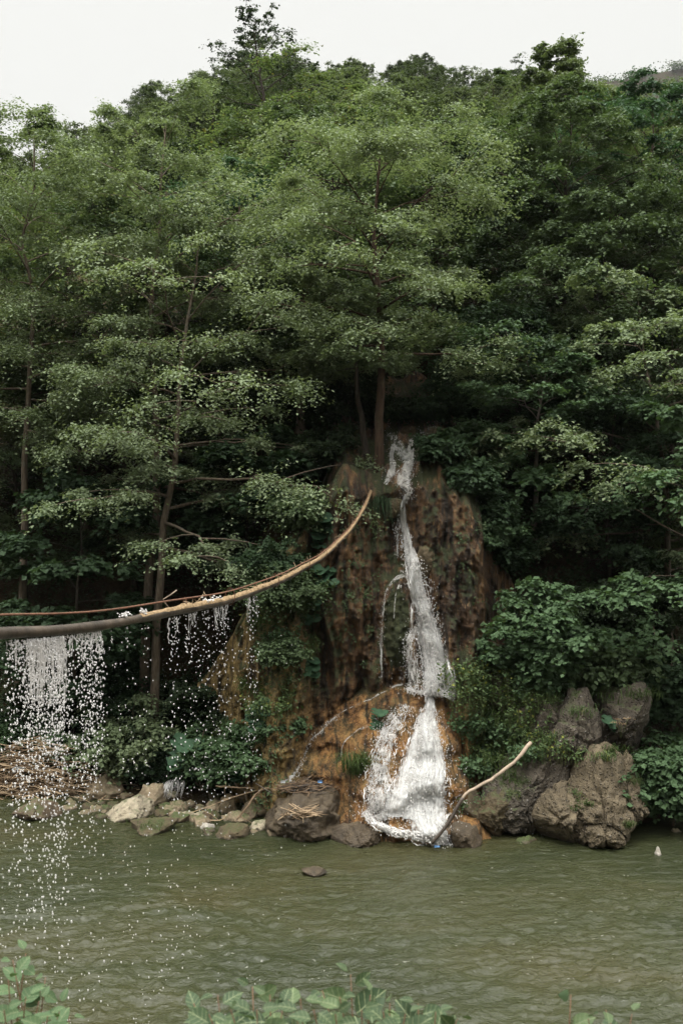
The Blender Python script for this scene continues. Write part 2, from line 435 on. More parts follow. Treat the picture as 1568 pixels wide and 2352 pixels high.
_ap = [(600, 2010), (640, 1850), (665, 1800), (690, 1740), (760, 1655), (860, 1592), (900, 1568), (960, 1572), (1020, 1612), (1050, 1650), (1085, 1790), (1110, 1880), (1150, 2010)]
_apx = [(a-784)*.0094 for a, b in _ap]; _apz = [CAMZ+(1176-b)*.0094 for a, b in _ap]
def gsn(x, c, w): return np.exp(-((x-c)/w)**2)
def cliff_y(x, z):
    f = 22.45+.11*(z-3)+.30*gsn(x, .2, .9)*(1-sstep(3.0, 4.6, z))
    f = f-.34*gsn(x, .15, .42)*sstep(2.2, 3.5, z)-.42*gsn(x, 2.72, .38)-.3*gsn(x, -1.35, .55)
    f = f-.5*gsn(x, 1.18, .38)*gsn(z, 4.0, 1.15)-.28*gsn(x, 2.0, .22)*gsn(z, 5.1, .9)
    f = f+.42*gsn(x, 1.25, .5)*sstep(4.9, 5.6, z)*(1-sstep(7, 7.5, z))
    f = f+.35*gsn(x, -.62, .22)*sstep(2, 4, z)
    f = f+2.6*sstep(-1.75, -3.4, x)+1.6*sstep(2.9, 4.0, x)+.5*sstep(6.0, 7.2, z)*sstep(0, -2, x)
    P = np.stack([x, 0*x, z], -1)
    f = f-.52*ridged(P*[1.5, 1, .22]+fbm(P*.6, 2, 5)[..., None]*[.5, 0, 0], 3, 11)
    f = f-.16*ridged(P*[4.2, 1, .8], 3, 21)-.22*fbm(P*[2.2, 1, 1.5], 4, 31)-.09*ridged(P*[9, 1, 3.0], 3, 35)-.07*fbm(P*11, 4, 41)
    a = np.interp(x, _apx, _apz)
    q = np.clip(z/np.maximum(a, .05), 0, 1)
    b0 = np.interp(x, [-2.5, -.9, .0, .7, 2.6, 3.6], [21.9, 21.35, 20.75, 20.2, 20.15, 20.6])
    ap = b0+(22.45-b0)*(.30*q+.70*q**2.4)+np.maximum(z-a, 0)*7
    ap = ap-.10*ridged(P*[1.2, 1, 1.6], 3, 51)-.24*fbm(P*1.6, 4, 61)-.09*fbm(P*7, 3, 71)-.09*np.sin(z*7.5+2.2*fbm(P*1.1, 2, 81))
    k = .12
    h = np.clip(.5+.5*(f-ap)/k, 0, 1)
    return f*(1-h)+ap*h-k*h*(1-h)

cxs = np.arange(-3.6, 4.4, .028)
zl = np.interp(cxs, [-3.6, -2.1, -1.3, -.5, 0, .4, 2.3, 3.0, 3.6, 4.4], [2.2, 4.6, 5.7, 6.6, 7.2, 7.3, 7.3, 6.7, 5.2, 3.5])+.35*fbm(np.stack([cxs*1.3, 0*cxs, 0*cxs], -1), 3, 95)
czs = np.linspace(0, 1, 270)
X, Tg = np.meshgrid(cxs, czs)
Zg = -1+Tg*(zl[None]+1)
Yg = cliff_y(X, Zg)
lipy = Yg[-1]
ss = np.arange(.06, 7.0, .07)[:, None]
X2 = np.repeat(cxs[None], len(ss), 0); S2 = np.repeat(ss, len(cxs), 1)
side = np.maximum(np.abs(X2-(1.35+.05*S2))-.75, 0)
P2 = np.stack([X2, S2, 0*X2], -1)
Zt = zl[None]+.30*(1-np.exp(-S2*3))+.46*S2+.16*np.sin(S2*4.2)*np.clip(S2, 0, 1)+np.where(X2 > 1, .35, -.30)*side**1.2*np.clip(S2, 0, 1)+.22*ridged(P2*[1.4, 1.2, 1], 3, 91)*np.clip(S2*1.5, 0, 1)+.10*fbm(P2*4, 4, 92)*np.clip(S2*3, 0, 1)
Zt = Zt-.8*np.clip(side-.8, 0, 2)*np.clip(S2-.5, 0, 1)
Y2 = np.repeat(lipy[None], len(ss), 0)*np.exp(-S2)+(1-np.exp(-S2))*23.2+S2
cv = np.concatenate([np.stack([X, Yg, Zg], -1), np.stack([X2, Y2, Zt], -1)]).reshape(-1, 3)
cf = grid_faces(len(czs)+len(ss), len(cxs))
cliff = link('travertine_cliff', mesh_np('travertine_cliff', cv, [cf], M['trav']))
tag(cliff, kind='structure')

BV = BVHTree.FromPolygons([tuple(v) for v in np.concatenate([hv, cv])], [tuple(int(i) for i in f) for f in np.concatenate([hf, cf+len(hv)])])
CAMP = Vector((0, 0, CAMZ))
def hit(dx, dy, default=22.0):
    d = Vector(((dx-784)/FD, 1.0, (1176-dy)/FD)); ln = d.length
    r = BV.ray_cast(CAMP, d/ln)
    return r[3]/ln if r[0] is not None else default
def ground(x, y):
    r = BV.ray_cast(Vector((x, y, 120)), Vector((0, 0, -1)))
    return r[0].z if r[0] is not None else 0.0
def on(dx, dy, off=0.0):
    return pt(dx, dy, hit(dx, dy)-off)

# near bank under the camera; unseen slope behind added to block low sky
nx = stretched(-120, -12, 12, 120, .5, 16); ny = np.concatenate([-120+np.linspace(0, 1, 24, endpoint=False)*112, np.arange(-8, 12, .4)])
X, Y = np.meshgrid(nx, ny)
Z = np.interp(Y, [-120, -40, -12, -3, 0, 2, 4, 8, 10, 12], [60, 26, 7.5, 5.2, 5.0, 4.35, 3.1, .2, -.9, -1.6])+fbm(np.stack([X*.7, Y*.7, 0*X], -1), 4, 77)*.22
nb = link('near_bank', mesh_np('near_bank', np.stack([X, Y, Z], -1).reshape(-1, 3), [grid_faces(len(ny), len(nx))], M['soil']))
tag(nb, kind='structure')

# ------------------------------------------------------------------ river
rx = stretched(-120, -9.5, 9.5, 120, .05, 30); ry = np.concatenate([np.linspace(5, 10.5, 20, endpoint=False), np.arange(10.5, 25, .045)])
X, Y = np.meshgrid(rx, ry)
P = np.stack([X, Y, 0*X], -1)
warp = fbm(P*[.35, .5, 1], 3, 201)[..., None]*[.9, .5, 0]
calm = .30+.70*sstep(21, 14, Y+1.2*fbm(P*.25, 2, 203))
w1 = ridged((P+warp)*[.85, 1.9, 1], 3, 211); w2 = ridged((P+warp)*[2.1, 4.6, 1], 3, 221); w3 = fbm(P*[.3, .6, 1], 2, 231)
w4 = ridged((P+warp)*[5.0, 9.5, 1], 2, 241)
Z = calm*(.075*w1*(.6+.8*w3)+.060*w2+.030*w4+.02*w3)
rv = link('river', mesh_np('river', np.stack([X, Y, Z], -1).reshape(-1, 3), [grid_faces(len(ry), len(rx))], M['river']))
tag(rv, kind='structure')

# ------------------------------------------------------------------ foliage
def leaf_geo(g, P, N, L, W, rng, droop=.25, fold=.12):
    n = len(P)
    a = rng.normal(size=(n, 3)); N = nrm(N)
    a = nrm(a-(a*N).sum(1, keepdims=True)*N); a[:, 2] -= droop; a = nrm(a)
    b = nrm(np.cross(N, a)); L = np.asarray(L)[:, None]; W = np.asarray(W)[:, None]
    V = np.stack([P, P+a*L*.5+b*W*.5+N*L*fold, P+a*L, P+a*L*.5-b*W*.5+N*L*fold], 1)
    g.add(V.reshape(-1, 3), np.arange(n*4).reshape(n, 4))

def pads_to_leaves(g, C, A, R, rng, leaf, per_sprig=13, sprigs=14, droop=.35, thick=.16, up=.9, wid=.72, spread=1.9):
    """flat sprays of foliage: C centres, A outward directions, R radii"""
    C = np.asarray(C); A = np.asarray(A); R = np.asarray(R); n = len(C)
    ang = rng.uniform(-spread, spread, (n, sprigs)); A2 = A.copy(); A2[:, 2] *= .35; A2 = nrm(A2)
    B2 = nrm(np.cross(A2, [0, 0, 1.]))
    d = np.cos(ang)[..., None]*A2[:, None]+np.sin(ang)[..., None]*B2[:, None]
    d[..., 2] += rng.normal(0, .24, ang.shape)+.12
    ln = R[:, None]*rng.uniform(.45, 1.15, ang.shape)
    s = rng.uniform(.12, 1.05, (n, sprigs, per_sprig))
    P = C[:, None, None]+d[:, :, None]*(ln[..., None]*s)[..., None]
    P[..., 2] -= droop*R[:, None, None]*(s**2)*(ln/R[:, None])[..., None]
    P = P+rng.normal(0, 1, P.shape)*np.array([.065, .065, thick*.45])*R[:, None, None, None]
    N = np.array([0, 0, up])+.40*d[:, :, None]*s[..., None]+rng.normal(0, .36, P.shape)
    P = P.reshape(-1, 3); N = N.reshape(-1, 3)
    L = leaf*rng.uniform(.5, 1.4, len(P))
    leaf_geo(g, P, N, L, L*wid, rng)

def crown_profile(t, kind):
    if kind == 'ovoid': return np.sin(np.pi*np.clip(t*.86+.12, 0, 1))**.75
    if kind == 'cone': return (1-t)**.8*.95+.1
    if kind == 'dome': return np.sqrt(np.clip(1-t**2.4, 0, 1))*.95+.05
    return np.sin(np.pi*np.clip(t*.9+.08, 0, 1))**.6

def make_tree(seed, H, R, cb=.35, r0=.12, limbs=26, leaf=.085, prof='ovoid', pad=.95, per=17, sprigs=20, sub=3, droop=.35, thick=.16,
              lean=(0, 0), elev=(5, 60), k=7, split=None, wander=.03, spread=1.9, up=.9, pads_at=(.6, 1.0), wid=.72, bias=None):
    rng = np.random.default_rng(seed)
    g = Geo(); lf = Geo()
    n = 12; t = np.linspace(0, 1, n)
    tr = np.stack([lean[0]*t+H*wander*np.cumsum(rng.normal(0, .45, n))*t, lean[1]*t+H*wander*np.cumsum(rng.normal(0, .45, n))*t, H*.97*t], 1)
    tr[0, :2] = 0
    rad = r0*np.clip(1-t*.93, .04, 1)**.85; rad[0] *= 1.35
    g.tube(np.vstack([tr[0]-[0, 0, .35], tr]), np.concatenate([[rad[0]*1.15], rad]), k)
    at = lambda q: np.array([np.interp(q, t, tr[:, i]) for i in range(3)])
    C = []; A = []; PR = []
    for i in range(limbs):
        f = (i+.5)/limbs; q = cb+(.985-cb)*f
        az = i*2.39996+rng.normal(0, .35)
        ln = R*crown_profile(f, prof)*rng.uniform(.6, 1.22)
        el = RAD(elev[0]+(elev[1]-elev[0])*f+rng.normal(0, 7))
        h = np.array([math.cos(az), math.sin(az), 0])
        if bias is not None: ln *= 1+.45*float(h[0]*bias[0]+h[1]*bias[1])
        s = np.linspace(0, 1, 7)[:, None]
        up_ = math.tan(el)
        pl = at(q)+h*ln*s+np.array([0, 0, 1])*ln*(up_*s*.9-(.35+.5*up_)*droop*s**2.2)
        pl = pl+rng.normal(0, .035, pl.shape)*ln*s
        lr = max(.012, float(np.interp(q, t, rad))*.55)
        g.tube(pl, lr*np.linspace(1, .22, 7), 5, False)
        pa = lambda w: np.array([np.interp(w, s[:, 0], pl[:, c]) for c in range(3)])
        ps = pad*min(1.0, .45+.55*ln/R)*rng.uniform(.7, 1.15)
        for w in pads_at:
            C.append(pa(w)); A.append(h); PR.append(ps*rng.uniform(.75, 1.1))
        for j in range(sub):
            w = .3+.62*(j+rng.uniform(0, .8))/sub
            sg = 1 if j % 2 else -1
            a2 = az+sg*rng.uniform(.5, 1.15); h2 = np.array([math.cos(a2), math.sin(a2), rng.uniform(-.1, .45)])
            l2 = ln*.55*(1.15-.6*w)
            b = pa(w); ss_ = np.linspace(0, 1, 4)[:, None]
            q2 = b+h2*l2*ss_-np.array([0, 0, 1])*droop*l2*.35*ss_**2
            g.tube(q2, lr*.5*np.linspace(1, .3, 4), 4, False)
            C.append(q2[-1]); A.append(nrm(h2*[1, 1, .3])); PR.append(ps*rng.uniform(.65, 1.0))
    C.append(tr[-1]); A.append(np.array([1., 0, 0])); PR.append(pad*.6)
    pads_to_leaves(lf, np.array(C), np.array(A), np.array(PR), rng, leaf, per, sprigs, droop, thick, up, wid, spread)
    zs = H/float(np.quantile(lf.V[0][:, 2], .998))
    for gg in (g, lf):
        for v in gg.V: v[:, 2] *= zs
    return g, lf

def make_shrub(seed, H, R, stems=9, leaf=.09, pad=.5, per=11, sprigs=11, droop=.35, thick=.2, r0=.03, wid=.75, up=.8, npad=5, flat=False):
    rng = np.random.default_rng(seed); g = Geo(); lf = Geo(); C = []; A = []; PR = []
    for i in range(stems):
        az = i*2.39996+rng.normal(0, .3); rr = R*math.sqrt((i+.5)/stems)*rng.uniform(.8, 1.1)
        hh = H*(1-.55*((i+.5)/stems))*rng.uniform(.8, 1.1)
        s = np.linspace(0, 1, 7)[:, None]
        h = np.array([math.cos(az), math.sin(az), 0])
        pl = h*rr*s**1.1+np.array([0, 0, 1])*(hh*(s-.18*s**3))+rng.normal(0, .03, (7, 3))*H*s
        g.tube(np.vstack([pl[0]-[0, 0, .2], pl]), r0*np.concatenate([[1], np.linspace(1, .25, 7)]), 5)
        for w in np.linspace(.25, 1, npad):
            for _ in range(2):
                a2 = az+rng.normal(0, 1.3); d = np.array([math.cos(a2), math.sin(a2), .2])
                c = np.array([np.interp(w, s[:, 0], pl[:, q]) for q in range(3)])
                C.append(c+d*pad*rng.uniform(.0, .7)); A.append(nrm(d)); PR.append(pad*rng.uniform(.6, 1.1))
    pads_to_leaves(lf, np.array(C), np.array(A), np.array(PR), rng, leaf, per, sprigs, droop, thick, up, wid)
    return g, lf

def plant(name, gl, label, cat, loc, leafm, barkm='bark', group=None, trunk='trunk', crown='crown', rz=0.0):
    g, lf = gl
    r = thing(name, label, cat, loc, rz, group)
    link(trunk, g.mesh(trunk, M[barkm]), r); link(crown, lf.mesh(crown, M[leafm], smooth=False), r)
    return r

def copy_tree(o, loc, rz, sc=1.0, label=None, group=None, sz=None):
    c = o.copy(); COL.objects.link(c); c.location = tuple(float(v) for v in loc); c.rotation_euler = (0, 0, rz); c.scale = (sc, sc, sz or sc)
    if label: c['label'] = label
    if group: c['group'] = group
    for ch in list(o.children):
        d = ch.copy(); COL.objects.link(d); d.parent = c
    return c

def stand(dx, y, sink=.1):
    x = (dx-784)/FD*y
    return np.array([x, y, ground(x, y)-sink])

def tree_at(seed, dx, y, topdy, R, label, leafm, barkm='bark', base=None, name='tree', cat='tree', **kw):
    b = stand(dx, y) if base is None else np.asarray(base, float)
    ztop = CAMZ+(1176-topdy)/FD*y
    H = ztop-b[2]
    return plant(name, make_tree(seed, H, R, **kw), label, cat, b, leafm, barkm)

AL = dict(prof='ovoid', leaf=.074, pad=1.15, droop=.46, limbs=23, elev=(-6, 62), thick=.15, per=18, sprigs=26)
# --- trees of the left bank
tree_at(11, 42, 26.0, 275, 2.6, 'tall slim alder at the left edge of the photo with a bare lower trunk', 'alder', name='alder_tree', cb=.5, r0=.13, **{**AL, 'limbs': 28})
tree_at(12, 331, 25.6, 195, 3.5, 'broad tall alder left of the waterfall whose top stands against the sky', 'alder_pale', name='alder_tree', cb=.40, r0=.145, **{**AL, 'limbs': 28})
tree_at(13, 352, 24.6, 470, 3.2, 'leaning grey-trunked alder behind the water curtain, its boughs spreading towards the falls', 'alder_pale', name='alder_tree', cb=.40, r0=.135, lean=(.35, -.1), bias=(.9, -.4), **{**AL, 'limbs': 26})
tree_at(14, 195, 29.5, 385, 3.0, 'pale yellowish-green tree behind and between the two left alders', 'locust', name='tree', cb=.35, r0=.12, leaf=.085, limbs=26, pad=1.1)
tree_at(15, 545, 31.5, 375, 2.7, 'rounded bluish-green tree behind the gap between alders and central tree', 'blue', name='tree', cb=.3, r0=.12, leaf=.085, limbs=26, pad=1.0)
tree_at(16, 690, 28.0, 560, 2.4, 'shaded tree with a straight pale trunk just left of the paired trunks', 'beech', name='tree', cb=.42, r0=.13, leaf=.095, limbs=24, pad=.9)
tree_at(17, -90, 28.0, 520, 2.6, 'alder half cut off by the left edge with low leafy boughs', 'alder', name='alder_tree', cb=.36, r0=.12, **{**AL, 'limbs': 26})
# --- the central tree and its slim neighbour at the lip of the falls
tree_at(21, 868, 24.4, 262, 3.0, 'central pale-leaved tree rooted at the lip of the waterfall', 'alder_pale', 'bark_red', name='alder_tree', base=pt(869, 1116, 23.9), cb=.36, r0=.125, leaf=.074, pad=1.2, limbs=25, droop=.36, elev=(0, 58), prof='dome', thick=.15, per=18, sprigs=26)
tree_at(22, 845, 24.6, 640, 1.9, 'slimmer dark trunk leaning beside the central tree at the lip of the falls', 'alder', 'bark_dark', name='alder_tree', base=pt(850, 1098, 24.3), cb=.6, r0=.10, leaf=.09, limbs=14, pad=.8, lean=(-.35, .2), droop=.34)
# --- behind the centre
tree_at(31, 680, 37.0, 140, 3.6, 'large feathery light-green tree high behind the central tree', 'locust', 'bark_dark', name='locust_tree', cb=.3, r0=.13, leaf=.11, limbs=34, pad=1.2, prof='dome', elev=(20, 75), droop=.25)
tree_at(32, 597, 48.0, -10, 2.6, 'sparse ragged tree whose thin dark top pokes into the white sky', 'dark', 'bark_dark', name='tree', cb=.55, r0=.16, leaf=.13, limbs=24, pad=.6, sub=2, per=6, sprigs=7, prof='cone', elev=(25, 70), droop=.15, pads_at=(.6, 1.0))
# --- right-hand forest
tree_at(41, 1095, 38.0, 165, 3.2, 'dark round-topped tree on the skyline right of centre', 'beech', name='tree', cb=.3, r0=.14, leaf=.11, limbs=28, pad=1.1, elev=(10, 70))
tree_at(42, 1300, 36.5, 100, 3.2, 'tallest tree of the right-hand forest with a thin pale top against the sky', 'hill3', name='tree', cb=.3, r0=.14, leaf=.11, limbs=32, pad=.95, prof='cone', elev=(10, 70))
tree_at(43, 1150, 31.5, 330, 3.0, 'dull green tree standing right behind the central pale-leaved tree', 'beech', name='beech_tree', cb=.3, r0=.13, leaf=.1, limbs=28, pad=1.0)
tree_at(44, 1275, 29.5, 235, 3.3, 'deep green beech with hanging sprays in the middle of the right-hand forest', 'beech', 'bark_dark', name='beech_tree', cb=.33, r0=.14, leaf=.1, limbs=32, pad=1.0, droop=.45)
tree_at(45, 1480, 33.0, 205, 3.3, 'blue-green tree with clumped leaves near the top right of the forest', 'blue', name='tree', cb=.3, r0=.14, leaf=.11, limbs=30, pad=1.1)
tree_at(46, 1590, 38.0, 205, 3.2, 'olive-green tree on the skyline at the right edge', 'hill3', name='tree', cb=.3, r0=.14, leaf=.11, limbs=26, pad=1.1)
tree_at(47, 1455, 27.5, 420, 2.9, 'forked dark-stemmed tree under the blue-green crown on the right', 'beech', 'bark_dark', name='beech_tree', cb=.38, r0=.12, leaf=.095, limbs=26, pad=.95, droop=.4)
tree_at(48, 1224, 25.2, 770, 1.9, 'slender young tree with a thin pale trunk right of the waterfall top', 'hazel', 'bark_pale', name='young_tree', cb=.56, r0=.085, leaf=.1, limbs=20, pad=.75, droop=.3, thick=.1, elev=(8, 50), sub=3)
tree_at(49, 1535, 25.0, 620, 2.9, 'right-edge tree with layered light-green sprays at mid height', 'alder', name='tree', cb=.3, r0=.11, leaf=.095, limbs=28, pad=1.0, droop=.42, thick=.1, elev=(0, 50), bias=(-.8, -.3))
tree_at(50, 1610, 23.6, 930, 2.6, 'low maple reaching in from the right edge with tiered boughs', 'hazel', name='maple_tree', cb=.25, r0=.09, leaf=.12, limbs=20, pad=.9, droop=.4, thick=.09, elev=(0, 45), bias=(-.9, -.3), wid=.9)
tree_at(51, 1195, 27.2, 720, 2.3, 'shaded understorey beech with flat sprays directly right of the upper stream', 'maple', 'bark_dark', name='beech_tree', cb=.2, r0=.07, leaf=.1, limbs=20, pad=.9, droop=.3, thick=.09, elev=(0, 45))
tree_at(52, 1125, 24.6, 985, 1.15, 'small maple with bright large leaves overhanging the right side of the upper stream', 'hazel', 'bark_dark', name='maple_tree', cb=.2, r0=.04, leaf=.14, limbs=12, pad=.6, droop=.35, thick=.1, elev=(5, 45), wid=.95, sub=2)
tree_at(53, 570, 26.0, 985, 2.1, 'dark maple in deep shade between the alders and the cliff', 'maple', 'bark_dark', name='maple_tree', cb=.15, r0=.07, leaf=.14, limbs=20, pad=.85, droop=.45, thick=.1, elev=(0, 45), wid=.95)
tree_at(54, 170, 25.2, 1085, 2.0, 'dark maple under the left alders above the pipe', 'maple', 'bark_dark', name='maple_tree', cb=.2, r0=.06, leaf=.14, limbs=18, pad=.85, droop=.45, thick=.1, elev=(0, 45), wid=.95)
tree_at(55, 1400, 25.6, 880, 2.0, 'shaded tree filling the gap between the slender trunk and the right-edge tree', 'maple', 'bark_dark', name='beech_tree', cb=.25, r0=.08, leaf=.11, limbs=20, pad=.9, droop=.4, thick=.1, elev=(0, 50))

# --- second row: shared meshes, forest shade behind the front trees
row = []
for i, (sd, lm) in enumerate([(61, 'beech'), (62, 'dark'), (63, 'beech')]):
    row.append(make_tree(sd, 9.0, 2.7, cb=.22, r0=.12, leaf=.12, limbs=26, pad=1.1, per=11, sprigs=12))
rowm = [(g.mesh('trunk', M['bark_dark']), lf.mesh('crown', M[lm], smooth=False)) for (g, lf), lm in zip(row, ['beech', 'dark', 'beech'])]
spots = [(-30, 30, 9), (120, 32.5, 9.5), (250, 30.5, 9), (400, 30, 9.5), (480, 33.5, 10), (620, 34, 9.5), (760, 30.5, 9), (800, 34.5, 9.5), (930, 31, 9), (1010, 34, 10),
         (1180, 28.2, 7.5), (1350, 28.6, 8.5), (1390, 32, 10), (1560, 29.5, 9.5), (1620, 33, 10), (1230, 34, 10), (1530, 27, 7.0), (310, 28.6, 7), (60, 28.5, 7.5), (480, 28, 7), (610, 29.5, 7)]
rrng = random.Random(5)
for i, (dx, y, h) in enumerate(spots):
    b = stand(dx, y); tm, cm = rowm[i % 3]
    o = thing('forest_tree', 'tree of the dark forest row standing half hidden behind the front trees', 'tree', b, rrng.uniform(0, 6.28), 'trees of the shaded second row')
    link('trunk', tm, o); link('crown', cm, o); sky_ = np.interp(dx, [q[0] for q in _ru], [q[1] for q in _ru])+110+60*rrng.random(); ht = min(h, CAMZ+(1176-sky_)/FD*y-b[2]); s = max(ht, 3.5)/9.0; o.scale = (max(s, .75), max(s, .75), s)

# --- hillside wood up to the ridge
hm = []
for i, (sd, lm) in enumerate([(71, 'hill'), (72, 'hill2'), (73, 'hill3'), (74, 'hill'), (75, 'hill2')]):
    g, lf = make_tree(sd, 7.5, 2.7, cb=.18, r0=.13, leaf=.2, limbs=20, pad=1.15, per=8, sprigs=9, sub=3, k=5, prof='dome' if i % 2 else 'ovoid', thick=.24, droop=.3)
    a = g.mesh('hillside_tree', M['bark_dark']); V = np.concatenate([np.concatenate(g.V), np.concatenate(lf.V)])
    fs = []; mi = []
    for k, f in g.F.items(): f = np.concatenate(f); fs.append(f); mi += [0]*len(f)
    for k, f in lf.F.items(): f = np.concatenate(f)+g.n; fs.append(f); mi += [1]*len(f)
    bpy.data.meshes.remove(a)
    hm.append(mesh_np('hillside_tree', V, fs, [M['bark_dark'], M[lm]], mi, smooth=False))
hr = np.random.default_rng(9)
y = 46.0; nh = 0
while y < 108:
    sp = 3.5+.004*(y-46)
    xs = np.arange(-.35*y-2, .35*y+2, sp)
    for x in xs+hr.uniform(0, sp):
        px, py = x+hr.normal(0, sp*.22), y+hr.normal(0, sp*.22)
        z = float(hill_z(np.array(px), np.array(py)))-.3
        sc = .56*hr.uniform(.75, 1.2)*(1.25 if hr.random() < .08 else 1)
        o = link('hillside_tree', hm[int(hr.integers(0, 5))], None, (px, py, z))
        o.rotation_euler = (0, 0, hr.uniform(0, 6.28)); o.scale = (sc, sc, sc*hr.uniform(.8, 1.15))
        tag(o, 'rounded broad-leaved tree of the unbroken wood covering the hillside below the ridge', 'tree', 'trees of the hillside wood'); nh += 1
    y += sp*.85
print('hill trees', nh)

# far wooded hill on the right
fx = np.arange(60, 420, 6.0); fy = np.arange(430, 620, 6.0)
X, Y = np.meshgrid(fx, fy)
dyf = np.interp(784+X/Y*FD, [1200, 1370, 1450, 1568, 1800, 2400], [330, 160, 150, 125, 105, 150])
top = CAMZ+(1176-dyf)/FD*Y
Z = top*np.interp(Y, [430, 520, 620], [.62, 1.0, .85])-7
fh = link('far_hill', mesh_np('far_hill', np.stack([X, Y, Z], -1).reshape(-1, 3), [grid_faces(len(fy), len(fx))], M['soil'])); tag(fh, kind='structure')
lf = Geo(); C = []; 
for k in range(1500):
    x = hr.uniform(80, 380); y = hr.uniform(440, 540)
    if 784+x/y*FD > 1750 or 784+x/y*FD < 1300: continue
    ix = np.abs(fx-x).argmin(); iy = np.abs(fy-y).argmin()
    C.append((x, y, Z[iy, ix]+1.0))
C = np.array(C); n = len(C)
Pl = C[:, None]+hr.normal(0, 1, (n, 130, 3))*[2.6, 2.6, .9]
leaf_geo(lf, Pl.reshape(-1, 3), hr.normal(0, .4, (n*130, 3))+[0, -.3, .8], np.full(n*130, 1.0), np.full(n*130, .8), hr)
dw = link('distant_wood', lf.mesh('distant_wood', M['hill2'], smooth=False))
tag(dw, 'far hazy wood covering the distant hill at the top right', 'woodland', kind='stuff')

# ------------------------------------------------------------------ rocks
def rock_from_outline(name, label, pts, d, thick, mat, seed, amp=.09, box=.45, group=None, nth=150, nph=76, fscale=1.0, parent=None, facet=.7):
    """solid stone: outline in the plane facing the river, rounded front and back"""
    P = np.array([pt(a, b, d) for a, b in pts]); c = P.mean(0)
    if name == 'outcrop_rock' and mat == 'congl': P = c+(P-c)*1.07
    q = P[:, [0, 2]]-c[[0, 2]]
    th = np.linspace(0, 2*np.pi, nth, endpoint=False)
    D = np.stack([np.cos(th), np.sin(th)], 1); r = np.full(nth, 1e-3)
    for i in range(len(q)):
        a = q[i]; e = q[(i+1) % len(q)]-a
        den = D[:, 0]*e[1]-D[:, 1]*e[0]
        with np.errstate(divide='ignore', invalid='ignore'):
            tt = (a[0]*e[1]-a[1]*e[0])/den; uu = (a[0]*D[:, 1]-a[1]*D[:, 0])/den
        ok = (tt > 0) & (uu >= -1e-6) & (uu <= 1+1e-6)
        r = np.where(ok, np.maximum(r, np.where(ok, tt, 0)), r)
    r = r*.6+(np.roll(r, 1)+np.roll(r, -1))*.2
    ph = np.linspace(0, np.pi, nph+1)[1:-1]
    s = np.sin(ph)**box; cz = np.sign(np.cos(ph))*np.abs(np.cos(ph))**box
    V = np.stack([s[:, None]*(r*D[:, 0])[None], np.repeat((-thick*cz)[:, None], nth, 1), s[:, None]*(r*D[:, 1])[None]], -1)
    V = np.concatenate([V.reshape(-1, 3), [[0, -thick, 0]], [[0, thick, 0]]])
    size = float(np.sqrt((r**2).mean())); V0 = V.copy()
    if facet:
        rg = np.random.default_rng(seed)
        for _ in range(14):
            pn = nrm(np.array([rg.normal(0, .7), -rg.uniform(.25, 1), rg.normal(.1, .7)])); dd = V@pn; lim = np.quantile(dd, rg.uniform(.66, .9))
            V = V-pn*(np.maximum(dd-lim, 0)*facet)[:, None]
        for q in (0, 2):
            lo, hi = V0[:, q].min(), V0[:, q].max(); l2, h2 = V[:, q].min(), V[:, q].max(); V[:, q] = lo+(V[:, q]-l2)*(hi-lo)/(h2-l2)
    n = nrm(V/np.array([size, max(thick, .01), size])**1.0)
    W = V+c
    f1 = 1.3/size*fscale
    h = fbm(W*f1, 3, seed)*amp*size*2.3+ridged(W*f1*1.9, 3, seed+5)*amp*size*1.4+fbm(W*f1*5, 4, seed+9)*amp*size*1.0+ridged(W*9, 3, seed+3)*.022
    if name == 'outcrop_rock':
        for q in range(3):
            cr = fbm(W*[.9, .9, .55]+q*7.7, 2, seed+20+q); h = h-.10*np.exp(-(cr/.022)**2)
        h = h+.03*ridged(W*14, 2, seed+33)+.10*np.round(2.2*fbm(W*.8, 2, seed+40))
    V = V+n*h[:, None]
    k = nth*(nph-1)
    i = (np.arange(nph-2)[:, None]*nth); j = np.arange(nth)[None]; j2 = (j+1) % nth
    F4 = np.stack([i+j, i+j2, i+nth+j2, i+nth+j], -1).reshape(-1, 4)
    jj = np.arange(nth); e = (nph-2)*nth
    F3 = np.concatenate([np.stack([np.full(nth, k), (jj+1) % nth, jj], -1), np.stack([np.full(nth, k+1), e+jj, e+(jj+1) % nth], -1)])
    b = np.array([0, 0, V[:, 2].min()])
    me = mesh_np(name, V-b, [F4, F3], M[mat])
    if parent is not None:
        return link(name, me, parent, c+b-np.array(parent.location))
    o = link(name, me, None, c+b)
    return tag(o, label, 'rock' if 'stone' not in name else 'stone', group)

def rock(label, dx, dy, w, h, mat, seed, d=None, th=None, name='boulder', amp=.10, sink=.3, group=None, facet=.85):
    """irregular boulder w x h in the photo's units, its waterline or base at dy+h/2"""
    rg = np.random.default_rng(seed)
    d = d if d is not None else water_depth(dy+h/2)
    n = 9; pts = []
    for k in range(n):
        a = 2*math.pi*(k+rg.uniform(-.25, .25))/n
        ex = .5*w*rg.uniform(.86, 1.1); ez = .5*h*rg.uniform(.88, 1.1)
        y = math.sin(a)
        pts.append((dx+ex*math.copysign(abs(math.cos(a))**.8, math.cos(a)), dy-(ez*y if y > 0 else (.5*h*y*(1+sink*2)))))
    return rock_from_outline(name, label, pts, d+.12, (th or .42*(w*.75+h*.25)/FD*d*1.0), mat, seed, amp, group=group, nth=64, nph=32, facet=facet)

